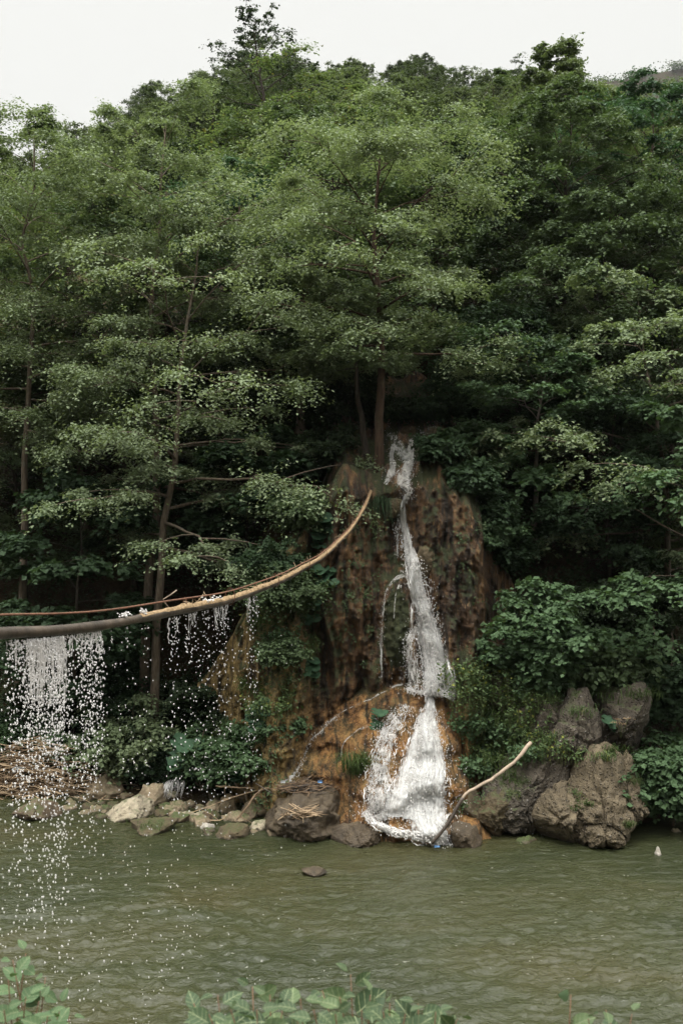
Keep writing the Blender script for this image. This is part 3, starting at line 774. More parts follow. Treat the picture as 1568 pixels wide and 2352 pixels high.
# left shore
rock('long tan boulder lying beside the heap of dead twigs', 222, 1822, 118, 58, 'tan', 101, 23.2)
rock('low flat brown rock standing alone in the water at the left', 72, 1866, 115, 42, 'brown', 102)
rock('tan rounded boulder behind the pitted pale boulder', 346, 1836, 76, 52, 'tan', 103, 22.6)
rock_from_outline('boulder', 'biggest pale pitted boulder of the left shore', [(230, 1885), (240, 1862), (268, 1845), (300, 1838), (340, 1838), (348, 1850), (346, 1885), (330, 1912), (270, 1908), (238, 1900)], 21.7, .42, 'pale', 104, .06, .5)
rock('small tan stone right of the pitted boulder', 378, 1873, 52, 32, 'tan', 105, 21.9, name='stone')
rock('round pale stone perched on the mossy ledge', 421, 1887, 36, 34, 'pale', 106, 21.4, name='stone')
rock('low mossy ledge under the pale stones', 345, 1902, 125, 30, 'mossy', 107)
rock('small brownish stone between the pale stones of the left shore', 396, 1893, 28, 24, 'tan', 108, 21.3, name='stone')
rock('tan stone just above the whitish flat stone', 450, 1890, 44, 28, 'tan', 109, 21.4, name='stone')
rock('whitish flat stone at the water edge', 464, 1910, 56, 30, 'white', 110, 20.9, name='stone')
rock('small round yellowish pebble stone lying alone on the wet shelf', 431, 1853, 24, 16, 'pale', 111, 22.6, name='stone')
rock('flat pale brown rock upstream of the big dark boulder', 548, 1882, 66, 30, 'tan', 112, 21.4)
rock('low mossy brown rock at the water edge left of the big dark boulder', 534, 1912, 78, 34, 'mossy', 113)
rock('upright brown stone above the flat pale brown rock', 572, 1866, 44, 40, 'brown', 114, 21.6, name='stone')
rock('small brown stone against the left side of the big dark boulder', 590, 1908, 40, 28, 'brown', 115, 20.9, name='stone')
rock('square mossy block upon the rubble left of the big dark boulder', 612, 1852, 54, 46, 'mossy', 116, 21.7)
rock('brown block behind the big dark boulder under the twig heap', 668, 1838, 70, 50, 'brown', 117, 21.7)
rock('leaning brown block on the far left of the rubble shelf', 520, 1850, 40, 44, 'mossy', 118, 22.0)
rock_from_outline('boulder', 'big dark boulder carrying a tuft of driftwood twigs', [(606, 1925), (612, 1892), (636, 1866), (676, 1846), (730, 1828), (772, 1832), (788, 1862), (784, 1910), (768, 1950), (690, 1962), (626, 1950)], 20.75, .72, 'darkrock', 119, .10, .72, facet=.25)
rock_from_outline('boulder', 'long low dark rock just left of the foot of the cascade', [(756, 1922), (790, 1908), (830, 1896), (868, 1908), (890, 1932), (880, 1955), (820, 1962), (775, 1950)], 20.1, .42, 'darkrock', 120, .08, .55)
rock_from_outline('boulder', 'orange brown boulder under the grass tuft left of the cascade', [(786, 1850), (790, 1815), (808, 1795), (832, 1795), (846, 1815), (846, 1845), (838, 1870), (800, 1868)], 20.95, .4, 'brown', 121, .08, .55)
rock('small brown rock between the orange boulder and the long dark rock', 782, 1880, 62, 40, 'brown', 122, 20.8)
rock('mossy stone at the left edge of the cascade foam', 815, 1895, 46, 28, 'mossy', 123, 20.6, name='stone')
rock('foam-washed low rock at the foot of the cascade', 962, 1940, 86, 36, 'brown', 124, 19.95)
rock('narrow wet rock beside the long low dark rock', 912, 1928, 50, 36, 'brown', 125, 20.15)
rock('small mossy stone standing out of the cascade foam', 904, 1884, 34, 26, 'mossy', 126, 20.15, name='stone')
rock('dark mossy stone in the middle of the white cascade', 968, 1872, 44, 60, 'mossy', 127, 20.25, name='stone')
rock('barely covered dark rock in the middle of the river', 722, 2008, 58, 22, 'darkrock', 128, None, sink=.1, th=.2)
rock('dark pyramid-shaped boulder just right of the leaning branch foot', 1073, 1926, 72, 56, 'darkrock', 129)
rock('rounded mossy boulder behind the dark pyramid-shaped boulder', 1085, 1872, 96, 100, 'mossy', 130, 20.6)
rock('small rock under the overhang of the conglomerate outcrop', 1205, 1942, 58, 30, 'brown', 131, 20.0)
rock('tiny pale stone poking out of the water at the right', 1512, 1960, 15, 24, 'white', 132, name='stone', th=.06)
rock('pale brown stone cut off by the right edge at the water line', 1562, 1926, 34, 34, 'tan', 133, 20.6, name='stone')
rock('low brown stone of the dark hollow right of the outcrop', 1488, 1880, 70, 26, 'brown', 134, 21.6, name='stone')
rock('dark brown block deep in the hollow right of the outcrop', 1496, 1815, 80, 80, 'darkrock', 135, 22.6)
rock('wet low stone at the back of the hollow near the right edge', 1545, 1872, 60, 26, 'darkrock', 136, 21.7, name='stone')
# rubble along the left shore
rub = np.random.default_rng(66)
for k in range(110):
    dx = rub.uniform(150, 790); dy = rub.uniform(1806, 1920) if dx > 400 else rub.uniform(1826, 1880); w = rub.uniform(18, 46)*(1.0 if dx > 300 else .8)
    d = min(water_depth(dy+w*.25), hit(dx, dy+w*.25))+rub.uniform(.0, .08)
    rock('small rubble stone among the stones of the left shore', dx, dy, w, w*rub.uniform(.5, .8), ['tan', 'tan', 'brown', 'pale', 'mossy', 'tan'][k % 6], 700+k, d, name='stone', group='rubble stones of the left shore')
# stones of the upper stream
rock('rounded dark mossy rock in the middle of the upper stream', 922, 1062, 38, 36, 'mossy', 141, 24.6, facet=.2)
rock('reddish rounded rock at the lip of the waterfall', 908, 1130, 44, 38, 'brown', 142, 23.0, facet=.2)
rock('mossy hump right of the upper stream above the lip', 962, 1098, 54, 60, 'mossy', 143, 23.8, facet=.2)
rock('upper mossy hump right of the stream where its two feeds meet', 962, 1035, 44, 46, 'mossy', 144, 25.2, facet=.2)
rock('small brown hump left of the lip beside the paired trunks', 890, 1092, 30, 30, 'mossy', 145, 23.8, facet=.2)
rock('bulging brown rock left of the trunks at the cliff top', 822, 1145, 70, 62, 'brown', 146, 23.1, facet=.2)
rock('mossy nub under the reddish rock at the lip', 903, 1160, 40, 36, 'mossy', 147, 22.75, facet=.2)
rock('mossy knob jutting from the cliff right of the falls', 975, 1283, 40, 60, 'mossy', 148, 22.35, facet=.2)
rock('dark mossy rock between the two feeds of the upper stream', 938, 992, 40, 34, 'mossy', 149, None or 26.0, facet=.2)
rock('dark rock right of the right-hand feed of the upper stream', 1000, 1004, 46, 50, 'mossy', 150, 25.6, facet=.2)
rock('dark wet rock under the left-hand feed of the upper stream', 900, 1050, 34, 26, 'darkrock', 162, 24.7, facet=.2)
# conglomerate outcrop of the right bank
rock_from_outline('outcrop_rock', 'broad earthy core of the right outcrop behind its cracked blocks', [(1090, 1960), (1075, 1800), (1100, 1660), (1150, 1580), (1300, 1560), (1440, 1560), (1485, 1600), (1480, 1760), (1480, 1900), (1440, 1960)], 21.5, .95, 'congl', 161, .05, .35, fscale=2.2)
rock_from_outline('outcrop_rock', 'tall sandy wedge-shaped slab standing in the water at the right', [(1268, 1962), (1300, 1880), (1345, 1805), (1385, 1740), (1420, 1725), (1450, 1745), (1462, 1790), (1478, 1845), (1460, 1905), (1440, 1945), (1360, 1975), (1290, 1985)], 20.1, .75, 'slab', 151, .05, .28, fscale=1.2)
rock_from_outline('outcrop_rock', 'narrow cracked block wedged left of the sandy wedge-shaped slab', [(1228, 1915), (1240, 1882), (1270, 1845), (1310, 1815), (1345, 1808), (1340, 1830), (1304, 1885), (1274, 1960), (1250, 1958)], 20.05, .55, 'slab', 152, .06, .30)
rock_from_outline('outcrop_rock', 'sloping pebbly conglomerate mass above the overhang, next to the fallen branch', [(1130, 1925), (1110, 1870), (1140, 1800), (1190, 1740), (1240, 1712), (1275, 1735), (1290, 1790), (1268, 1840), (1228, 1882), (1190, 1905), (1160, 1935)], 20.75, .7, 'congl', 153, .085, .32)
rock_from_outline('outcrop_rock', 'upright pebbly conglomerate pillar in the middle of the right outcrop', [(1278, 1790), (1262, 1730), (1280, 1660), (1305, 1622), (1350, 1612), (1378, 1660), (1392, 1730), (1370, 1785), (1330, 1825), (1295, 1832)], 20.95, .65, 'congl', 154, .075, .30)
rock_from_outline('outcrop_rock', 'dark overhanging conglomerate brow at the top right of the outcrop', [(1360, 1700), (1368, 1640), (1410, 1600), (1470, 1580), (1500, 1595), (1496, 1660), (1470, 1735), (1430, 1750), (1385, 1745)], 21.3, .75, 'congl', 155, .075, .30)
rock_from_outline('outcrop_rock', 'rounded brown buttress at the right end of the outcrop', [(1425, 1760), (1450, 1745), (1468, 1790), (1482, 1850), (1466, 1925), (1435, 1945), (1425, 1880)], 20.45, .5, 'slab', 156, .085, .32)
rock_from_outline('outcrop_rock', 'mossy earth-covered base block left of the overhang', [(1095, 1940), (1088, 1890), (1110, 1840), (1160, 1810), (1190, 1850), (1185, 1900), (1160, 1945)], 20.55, .5, 'mossy', 157, .07, .55)
rock_from_outline('outcrop_rock', 'stony conglomerate boss showing between the herbs above the fallen branch', [(1085, 1610), (1100, 1540), (1150, 1500), (1190, 1540), (1190, 1610), (1140, 1640)], 22.2, .5, 'congl', 158, .085, .32)

# ------------------------------------------------------------------ waterfall
ALLV = [np.concatenate([hv, cv])]; ALLF = [hf, cf+len(hv)]
_b = len(hv)+len(cv)
_poly = [tuple(int(i) for i in f) for F in ALLF for f in F]; _vert = [tuple(v) for v in ALLV[0]]
for o in list(COL.objects):
    if o.name.split('.')[0] in ('boulder', 'stone', 'outcrop_rock'):
        n = len(o.data.vertices); a = np.empty(n*3, np.float32); o.data.vertices.foreach_get('co', a)
        _vert += [tuple(v) for v in a.reshape(-1, 3)+np.array(o.location)]
        _poly += [tuple(_b+i for i in p.vertices) for p in o.data.polygons]; _b += n
BV = BVHTree.FromPolygons(_vert, _poly)
wf_rng = np.random.default_rng(77)

def smooth1(a, k):
    if k < 1: return a
    w = np.exp(-np.linspace(-2, 2, 2*k+1)**2); w /= w.sum()
    return np.convolve(np.pad(a, k, mode='edge'), w, 'valid')

def flow(path, na=9, off=.05, bulge=.05, sm=6, step=4.0, rough=.02, edge=1.0, dep=None, grad=(0, 0)):
    """water skin over the rock: path rows (dx, dy, width)"""
    p = np.asarray(path, float); ln = np.linalg.norm(np.diff(p[:, :2], axis=0), axis=1).sum()
    n = max(6, int(ln/step)); c = curve_pts(np.column_stack([p[:, :2], 0*p[:, :1], p[:, 2:]]), n)
    T = nrm(np.gradient(c[:, :2], axis=0)); Nn = np.stack([-T[:, 1], T[:, 0]], 1)
    u = np.linspace(-1, 1, na)
    Q = c[:, None, :2]+Nn[:, None]*(u[None, :, None]*c[:, None, 3:4]*.5)
    D = np.array([[hit(a, b) if dep is None else dep for a, b in r] for r in Q])
    dm = np.median(D, axis=1); dm = smooth1(np.minimum(dm, smooth1(dm, sm)), sm)
    D = np.minimum(np.clip(D, dm[:, None]-.45, dm[:, None]+.12), D)
    D = np.array([smooth1(D[:, k], max(1, sm//2)) for k in range(na)]).T
    D = np.minimum(D, dm[:, None]+.06)-off-bulge*(1-u[None]**2)
    V = np.array([[pt(Q[i, k, 0], Q[i, k, 1], D[i, k]) for k in range(na)] for i in range(n)])
    V = V+np.array([0, 1, .3])*(fbm(V*[6, 6, 2.5], 3, 301)*rough*2)[..., None]
    al = np.concatenate([[0], np.cumsum(np.linalg.norm(np.diff(V[:, na//2], axis=0), axis=1))])
    wid = c[:, 3]*.5/FD*22
    uv = np.stack([u[None]*wid[:, None], np.repeat(al[:, None], na, 1)], -1)
    e = np.clip((1-np.abs(u))*2.2, 0, 1)[None]*np.ones((n, 1))
    return dict(V=V, uv=uv, n=n, na=na, edge=e*edge-(.5*edge)+np.linspace(grad[0], grad[1], n)[:, None], c=c, al=al)

wfall = thing('waterfall', 'white waterfall dropping down the rust-brown travertine cliff into the river', 'waterfall', on(1000, 1925))
def skin(name, flows, mat, parent=None):
    V = []; UV = []; F = []; E = []; b = 0
    for f in flows:
        V.append(f['V'].reshape(-1, 3)); UV.append(f['uv'].reshape(-1, 2)+wf_rng.uniform(0, 30)); E.append(f['edge'].ravel())
        F.append(grid_faces(f['n'], f['na'])+b); b += f['n']*f['na']
    par = wfall if parent is None else parent
    me = mesh_np(name, np.concatenate(V)-np.array(par.location), [np.concatenate(F)], M[mat], uv=np.concatenate(UV))
    a = me.attributes.new('edge', 'FLOAT', 'POINT'); a.data.foreach_set('value', np.concatenate(E).astype(np.float32))
    return link(name, me, par)

up1 = flow([(876, 962, 10), (888, 985, 20), (905, 1008, 30), (918, 1030, 40), (930, 1050, 34), (940, 1068, 24)], 11, .08, .03, 3, 3, .06, grad=(-.5, .06))
up2 = flow([(996, 972, 14), (975, 990, 34), (955, 1006, 36), (944, 1022, 26), (942, 1045, 24), (941, 1065, 22)], 11, .08, .03, 3, 3, .06, grad=(-.5, .06))
up3 = flow([(905, 1022, 20), (898, 1045, 14), (902, 1068, 22), (896, 1090, 26), (884, 1112, 12)], 9, .06, .03, 3, 3, .05)
up5 = flow([(960, 1010, 16), (968, 1030, 10), (965, 1050, 8)], 5, .06)
up4 = flow([(942, 1050, 26), (936, 1075, 36), (926, 1098, 46), (930, 1112, 40), (938, 1130, 18), (930, 1155, 15)], 13, .10, .05, 3, 3, .05)
side1 = flow([(915, 1180, 10), (912, 1230, 8), (913, 1280, 9)], 5, .05)
main = flow([(932, 1135, 12), (925, 1165, 16), (928, 1210, 24), (938, 1260, 30), (952, 1320, 42), (966, 1380, 48), (975, 1420, 54), (990, 1480, 74), (1003, 1535, 92), (1012, 1575, 104), (1005, 1592, 100)], 17, .10, .12, 10)
main2 = flow([(955, 1300, 22), (968, 1380, 30), (985, 1450, 44), (992, 1520, 46), (988, 1590, 44)], 11, .22, .08, 10)
side1 = flow([(915, 1180, 10), (912, 1230, 8), (913, 1280, 9)], 5, .05)
riv1 = flow([(945, 1318, 22), (915, 1325, 16), (890, 1352, 8), (880, 1400, 6), (876, 1470, 6), (876, 1560, 7)], 5, .02, .01)
riv2 = flow([(930, 1322, 10), (943, 1345, 8), (946, 1390, 8), (944, 1440, 10), (942, 1500, 16), (942, 1565, 12)], 5, .05)
riv3 = flow([(918, 1335, 5), (908, 1370, 4), (904, 1420, 4)], 5, .05)
spray1 = flow([(955, 1440, 20), (940, 1480, 30), (948, 1540, 30), (955, 1585, 26)], 7, .12)
pool = flow([(935, 1582, 12), (965, 1590, 14), (1005, 1594, 20), (1040, 1588, 12)], 7, .10, .05)
lefta = flow([(960, 1575, 6.5), (920, 1572, 8.6), (880, 1590, 6.5), (845, 1608, 5.0), (805, 1625, 3.6), (765, 1650, 4.3), (735, 1682, 6.5), (712, 1702, 7.9), (700, 1735, 8.6), (685, 1765, 9.4), (668, 1785, 18.7), (655, 1798, 24.5)], 7, .015, .0)
leftb = flow([(845, 1665, 10), (818, 1680, 6), (790, 1705, 6), (782, 1740, 5)], 5, .04)
leftc = flow([(418, 1780, 20), (408, 1794, 46), (395, 1812, 60), (388, 1834, 64)], 9, .0, dep=23.0)
low1 = flow([(985, 1592, 30), (985, 1625, 40), (982, 1660, 58), (985, 1700, 76), (990, 1750, 100), (985, 1800, 120), (980, 1850, 130), (985, 1890, 130), (1010, 1935, 60)], 23, .06, .06, 4, 3.5, .045, grad=(-.16, -.10))
low2 = flow([(935, 1622, 26), (910, 1650, 60), (888, 1690, 64), (880, 1730, 60), (872, 1775, 66), (870, 1820, 84), (868, 1862, 80), (880, 1888, 80)], 17, .05, .05, 4, 3.5, .045, grad=(-.20, -.10))
low3 = flow([(975, 1640, 30), (965, 1700, 60), (955, 1760, 90), (945, 1810, 110), (935, 1850, 130), (930, 1880, 130)], 15, .03, .03, 4, 3.5, .04, grad=(0, .30))
foam = flow([(838, 1862, 16), (860, 1890, 22), (900, 1908, 26), (950, 1918, 30), (1000, 1928, 36), (1035, 1950, 30)], 9, .12, .05)
skin('upper_stream', [up1, up2, up3, up5, up4], 'upper')
skin('main_drop', [main, main2], 'fall')
skin('side_rivulets', [side1, riv1, riv2, riv3, spray1], 'rivulet')
skin('pool_foam', [pool], 'foam')
skin('lower_cascade', [low1, low2], 'cascade'); skin('cascade_face', [flow([(p[0]+4, p[1], p[2]*.8) for p in [(985, 1592, 30), (985, 1625, 40), (982, 1660, 58), (985, 1700, 76), (990, 1750, 100), (985, 1800, 120), (980, 1850, 130), (985, 1890, 130), (1010, 1935, 60)]], 17, .12, .06, 3, 3.5, .05)], 'fall_thin')
skin('cascade_veil', [low3], 'fall_thin')
skin('apron_rivulet', [lefta, leftb], 'rivulet')
skin('base_foam', [foam], 'foam')
small = thing('waterfall', 'small white trickle spilling between the left shore boulders and the bushes', 'waterfall', pt(388, 1834, 23.0))
tg = Geo(); sl_ = np.array(small.location)
for q in range(70):
    x0 = wf_rng.uniform(360, 424); y0 = 1786+abs(x0-405)*.35+wf_rng.uniform(0, 8); L = wf_rng.uniform(14, 44); n_ = 6; s_ = np.linspace(0, 1, n_)
    tg.tube(np.array([pt(x0-6*a*a+wf_rng.normal(0, .8), y0+L*a, 23.0-.12*a+wf_rng.normal(0, .01)) for a in s_])-sl_, wf_rng.uniform(.003, .008)*np.array([.4, .9, 1, .8, .5, .2]), 5)
drops_geo_later = tg

ICO_V = None
def ico():
    t = (1+5**.5)/2
    V = nrm(np.array([(-1, t, 0), (1, t, 0), (-1, -t, 0), (1, -t, 0), (0, -1, t), (0, 1, t), (0, -1, -t), (0, 1, -t), (t, 0, -1), (t, 0, 1), (-t, 0, -1), (-t, 0, 1)], float))
    F = np.array([(0, 11, 5), (0, 5, 1), (0, 1, 7), (0, 7, 10), (0, 10, 11), (1, 5, 9), (5, 11, 4), (11, 10, 2), (10, 7, 6), (7, 1, 8), (3, 9, 4), (3, 4, 2), (3, 2, 6), (3, 6, 8), (3, 8, 9), (4, 9, 5), (2, 4, 11), (6, 2, 10), (8, 6, 7), (9, 8, 1)])
    return V, F
def drops_geo(g, P, R, stretch, rng):
    V, F = ico(); n = len(P)
    S = np.stack([R, R, R*stretch], 1)
    W = P[:, None]+V[None]*S[:, None]*rng.uniform(.85, 1.15, (n, 12, 1))
    g.add(W.reshape(-1, 3), (F[None]+np.arange(n)[:, None, None]*12).reshape(-1, 3))

# spray: loose drops and short strands round the falling water
sp = Geo(); loc = np.array(wfall.location)
drops_geo(tg, np.array([pt(wf_rng.uniform(352, 426), wf_rng.uniform(1790, 1838), 22.95) for _ in range(130)])-sl_, wf_rng.uniform(.003, .008, 130), np.full(130, 1.4), wf_rng)
x_ = link('trickling_water', tg.mesh('trickling_water', M['drop']), small); x_['kind'] = 'stuff'
def spray(f, cnt, spread, rmin, rmax, lo=0.0, hi=1.0, out=.12, pw=1.0, st=1.6):
    i = (f['n']-1)*(lo+(hi-lo)*wf_rng.uniform(0, 1, cnt)**pw); i0 = np.clip(i.astype(int), 0, f['n']-1)
    u = np.clip(wf_rng.normal(0, .62*spread, cnt), -2.2, 2.2)
    mid = f['V'][i0, f['na']//2]; hw = .5*np.linalg.norm(f['V'][i0, -1]-f['V'][i0, 0], axis=1)
    P = mid+np.stack([u*hw, -np.abs(wf_rng.normal(0, out, cnt)), wf_rng.normal(0, .04, cnt)], 1)
    drops_geo(sp, P-loc, wf_rng.uniform(rmin, rmax, cnt), wf_rng.uniform(1, st, cnt)*1.4, wf_rng)
spray(main, 1500, 1.0, .005, .013, .15, 1, .10)
spray(main, 1300, 1.25, .004, .010, .62, 1, .14)
spray(main2, 500, 1.0, .006, .014, 0, 1, .08)
spray(spray1, 350, 1.1, .004, .010); spray(riv1, 160, 1.6, .003, .007, .3); spray(riv2, 160, 1.8, .003, .007, .3); spray(side1, 120, 2, .003, .007)
spray(low1, 2600, .95, .003, .0095, .1, 1, .06); spray(low2, 1900, 1.0, .003, .009, 0, 1, .06); spray(low3, 500, 1, .005, .013)
spray(foam, 300, 1.1, .006, .014, 0, 1, .1); spray(pool, 260, 1.3, .006, .014, 0, 1, .1); spray(up4, 300, 1.2, .004, .008); spray(up3, 120, 1.3, .003, .007)
spray(lefta, 260, 1.3, .004, .009, .5); spray(up2, 90, 1.2, .004, .008); spray(up1, 90, 1.2, .004, .008)
so = link('spray', sp.mesh('spray', M['drop']), wfall); so['kind'] = 'stuff'
# ropes of water inside the white masses
st = Geo()
def strands(f, cnt, r0, r1, lmin, lmax, off=.03):
    for _ in range(cnt):
        a = wf_rng.uniform(0, .92); ln = wf_rng.uniform(lmin, lmax)/max(f['al'][-1], .1)
        u = wf_rng.uniform(.03, .97)*(f['na']-1); q = np.linspace(a, min(1, a+ln), 6)*(f['n']-1)
        uu = np.clip(u+np.cumsum(wf_rng.normal(0, .06*f['na']/9, 6)), 0, f['na']-1)
        i0 = np.clip(q.astype(int), 0, f['n']-2); j0 = np.clip(uu.astype(int), 0, f['na']-2); fq = (q-i0)[:, None]; fu = (uu-j0)[:, None]; V = f['V']
        P = (V[i0, j0]*(1-fq)+V[i0+1, j0]*fq)*(1-fu)+(V[i0, j0+1]*(1-fq)+V[i0+1, j0+1]*fq)*fu
        P = P-loc+np.array([0, -off, 0])+wf_rng.normal(0, .008, P.shape)
        st.tube(P, wf_rng.uniform(r0, r1)*np.array([.3, .8, 1, .9, .6, .2]), 5, False)
strands(main, 40, .005, .010, .25, .9); strands(low1, 80, .006, .015, .08, .3); strands(low2, 60, .006, .014, .08, .3); strands(low3, 60, .006, .014, .1, .3)
strands(riv1, 4, .004, .007, .3, .8, .02); strands(riv2, 6, .004, .007, .3, .8, .02); strands(spray1, 14, .004, .008, .15, .5); strands(up4, 12, .006, .012, .1, .3)
strands(foam, 26, .008, .018, .1, .3)
so = link('water_strands', st.mesh('water_strands', M['drop']), wfall); so['kind'] = 'stuff'

# ------------------------------------------------------------------ pipe across the river
ppx = [(-120, 1470, 5.9), (0, 1457, 6.6), (150, 1446, 7.3), (300, 1424, 8.4), (450, 1396, 10.0), (570, 1365, 11.8), (660, 1326, 13.8), (740, 1280, 16.4), (800, 1222, 19.2), (832, 1175, 21.2), (850, 1134, 22.75), (862, 1108, 23.75)]
pc = curve_pts([pt(*q) for q in ppx], 90)
prng = np.random.default_rng(21)
pipe = thing('water_pipe', 'sagging leaking water pipe slung across the river, topped with dry moss', 'pipe', pc[0])
pl = pc-pc[0]
pl = pl+np.stack([0*pl[:, 0], 0*pl[:, 0], .006*np.sin(np.linspace(0, 40, 90))], 1)
g = Geo(); g.tube(pl, np.linspace(.039, .031, 90)*(1+.16*fbm(np.stack([np.linspace(0, 40, 90), np.zeros(90), np.zeros(90)], -1), 3, 405)+.03*prng.normal(size=90)), 14); link('pipe_body', g.mesh('pipe_body', M['pipe']), pipe)
cab = pl+np.array([0, 0, 1])*np.interp(np.linspace(0, 1, 90), [0, .1, .3, .55, .75, 1], [.125, .115, .10, .085, .07, .045])[:, None]+np.array([.0, .02, 0])
g = Geo(); g.tube(cab, .0085, 7); link('steel_cable', g.mesh('steel_cable', M['rust']), pipe)
# moss and dead straw on top of the pipe
g = Geo(); cs = np.linspace(13.5, 89, 420)
ip = np.stack([np.interp(cs, np.arange(90), pl[:, i]) for i in range(3)], 1)
frac = cs/89
hgt = np.clip(.012+.016*fbm(ip*[9, 9, 9], 3, 401)+.012*(frac-.15), .002, .05)*sstep(.15, .22, frac)
T = nrm(np.gradient(ip, axis=0)); Sd = nrm(np.cross(T, [0, 0, 1.])); Upv = np.cross(Sd, T)
rr = np.interp(frac, [0, 1], [.041, .033])
an = np.linspace(-1.15, 1.15, 9)
lump = 1+.5*fbm(np.stack([np.repeat(cs[:, None]*.6, 9, 1), np.repeat(an[None]*3, 420, 0), np.zeros((420, 9))], -1), 3, 402)
MV = ip[:, None]+(rr[:, None]+hgt[:, None]*np.cos(an/1.15*1.5)[None]*lump)[..., None]*(np.sin(an)[None, :, None]*Sd[:, None]+np.cos(an)[None, :, None]*Upv[:, None])
g.add(MV.reshape(-1, 3), grid_faces(420, 9))
mo = link('dry_moss', g.mesh('dry_moss', M['straw']), pipe)
for k, q in enumerate([.22, .30, .355, .41, .465, .52, .56, .60, .66, .72]):
    i = int(q*89); a = pl[i]; c = cab[i]; m = (a+c)/2; h = (c-a)[2]
    th = np.linspace(0, 2*np.pi, 13); sd = Sd[np.clip(int(q*419), 0, 419)]
    P = m+np.stack([np.cos(th)*.016]*3, 1)*sd+np.stack([0*th, 0*th, np.sin(th)*(h*.5+.012)], 1)
    if k % 2: P = m+np.cos(th)[:, None]*.055*sd+np.stack([0*th, 0*th, np.sin(th)*(h*.5+.045)-.01], 1)
    g = Geo(); g.tube(P, .0042, 5, False); link('wire_tie', g.mesh('wire_tie', M['rust']), pipe)
g = Geo()
for _ in range(130):
    q = prng.uniform(.2, .97); i = int(q*89); a = pl[i]+np.array([0, 0, rr[int(q*419)]])
    d = nrm(np.array([prng.normal(), prng.normal()*.6, abs(prng.normal())*.55])); L = prng.uniform(.03, .14)
    g.tube(np.stack([a, a+d*L*.5+prng.normal(0, .008, 3), a+d*L+prng.normal(0, .015, 3)]), .0028, 4, False)
so = link('straw', g.mesh('straw', M['twig_pale']), pipe); so['kind'] = 'stuff'
g = Geo()
a = pl[int(.195*89)]+[0, 0, .05]
g.tube(np.array([a, a+[-.045, 0, .055], a+[-.05, 0, .075], a+[.01, 0, .11], a+[.075, .0, .16]]), [.004, .006, .006, .006, .007], 6); link('bent_stick', g.mesh('bent_stick', M['driftwood']), pipe)
# water welling out on top of the pipe
g = Geo()
for dx, w in ((85, .05), (165, .045), (430, .06), (470, .06)):
    pass
for q, w in ((.135, .05), (.165, .03), (.255, .075), (.27, .05)):
    i = int(q*89); c = pl[i]+np.array([0, -.01, .055])
    V, F = ico(); 
    for _ in range(26):
        s = prng.uniform(.004, .011); p = c+prng.normal(0, 1, 3)*[w*.6, .015, .012]
        g.add(p+V*s*[1.3, 1, .8], F)
so = link('welling_water', g.mesh('welling_water', M['drop']), pipe); so['kind'] = 'stuff'

# ------------------------------------------------------------------ falling drops
dg = Geo(); drng = np.random.default_rng(31)
pw = pc; pdx = 784+pw[:, 0]/pw[:, 1]*FD
def curtain(x0, x1, lines, per, r, jit=.03, tmax=1.1, pwt=1.0, tmin=0.0, st=1.7):
    xs = drng.uniform(x0, x1, lines)
    for x in xs:
        i = np.interp(x, pdx, np.arange(len(pdx))); base = np.array([np.interp(i, np.arange(len(pdx)), pw[:, k]) for k in range(3)])
        base[2] -= .05; n = max(1, int(per*drng.uniform(.3, 1.5))); t = tmin+(tmax-tmin)*drng.uniform(0, 1, n)**pwt
        z = base[2]-.35*t-4.9*t*t
        P = np.stack([base[0]+drng.normal(0, jit, n)*(.25+t*1.5), base[1]+drng.normal(0, jit*2.2, n)*(.25+t*1.5), z], 1)
        P = P[P[:, 2] > .03]
        if len(P): drops_geo(dg, P, r*drng.uniform(.5, 1.15, len(P)), drng.uniform(1.0, st, len(P))+.15, drng)
curtain(-40, 235, 36, 26, 0.0052, .026, 1.12, .9)
curtain(20, 235, 48, 26, 0.0054, .03, .55)
curtain(40, 150, 36, 26, 0.0056, .024, .6)
curtain(60, 150, 30, 24, 0.0056, .02, .38)
curtain(-40, 210, 18, 12, 0.0064, .06, 1.15, .6)
curtain(235, 300, 4, 12, 0.0049, .02, .7)
curtain(300, 345, 3, 18, 0.0049, .02, .8)
curtain(385, 455, 12, 24, 0.0059, .03, .8)
curtain(465, 535, 17, 26, 0.0057, .025, .66)
curtain(535, 566, 3, 8, 0.0057, .03, .8)
curtain(566, 592, 7, 30, 0.0059, .025, .66)
curtain(20, 235, 50, 22, .0058, .03, .45)
curtain(240, 600, 18, 9, 0.0061, .09, 1.15, .6)
curtain(-40, 700, 30, 7, 0.0061, .12, 1.15, .5)
# the thick ropes of water right under the pipe
for x in np.concatenate([drng.uniform(62, 110, 22), drng.uniform(95, 150, 26), drng.uniform(155, 235, 10), drng.uniform(-20, 40, 4), drng.uniform(390, 450, 8), drng.uniform(470, 530, 9), drng.uniform(572, 588, 4)]):
    i = np.interp(x, pdx, np.arange(len(pdx))); b = np.array([np.interp(i, np.arange(len(pdx)), pw[:, k]) for k in range(3)])
    L = drng.uniform(.08, .34)*(1.5 if 62 < x < 150 else .8); n = 9; s = np.linspace(0, 1, n)
    P = b+np.stack([np.cumsum(drng.normal(0, .007, n)), np.cumsum(drng.normal(0, .007, n))+drng.normal(0, .02), -.045-L*s], 1)
    dg.tube(P, drng.uniform(.003, .0075)*(1-.6*s)*drng.uniform(.6, 1.3, n), 6)
wd = link('water_drops', dg.mesh('water_drops', M['rain'])); tag(wd, 'curtain of bright water drops raining from the leaking pipe into the river', 'water drops', kind='stuff')

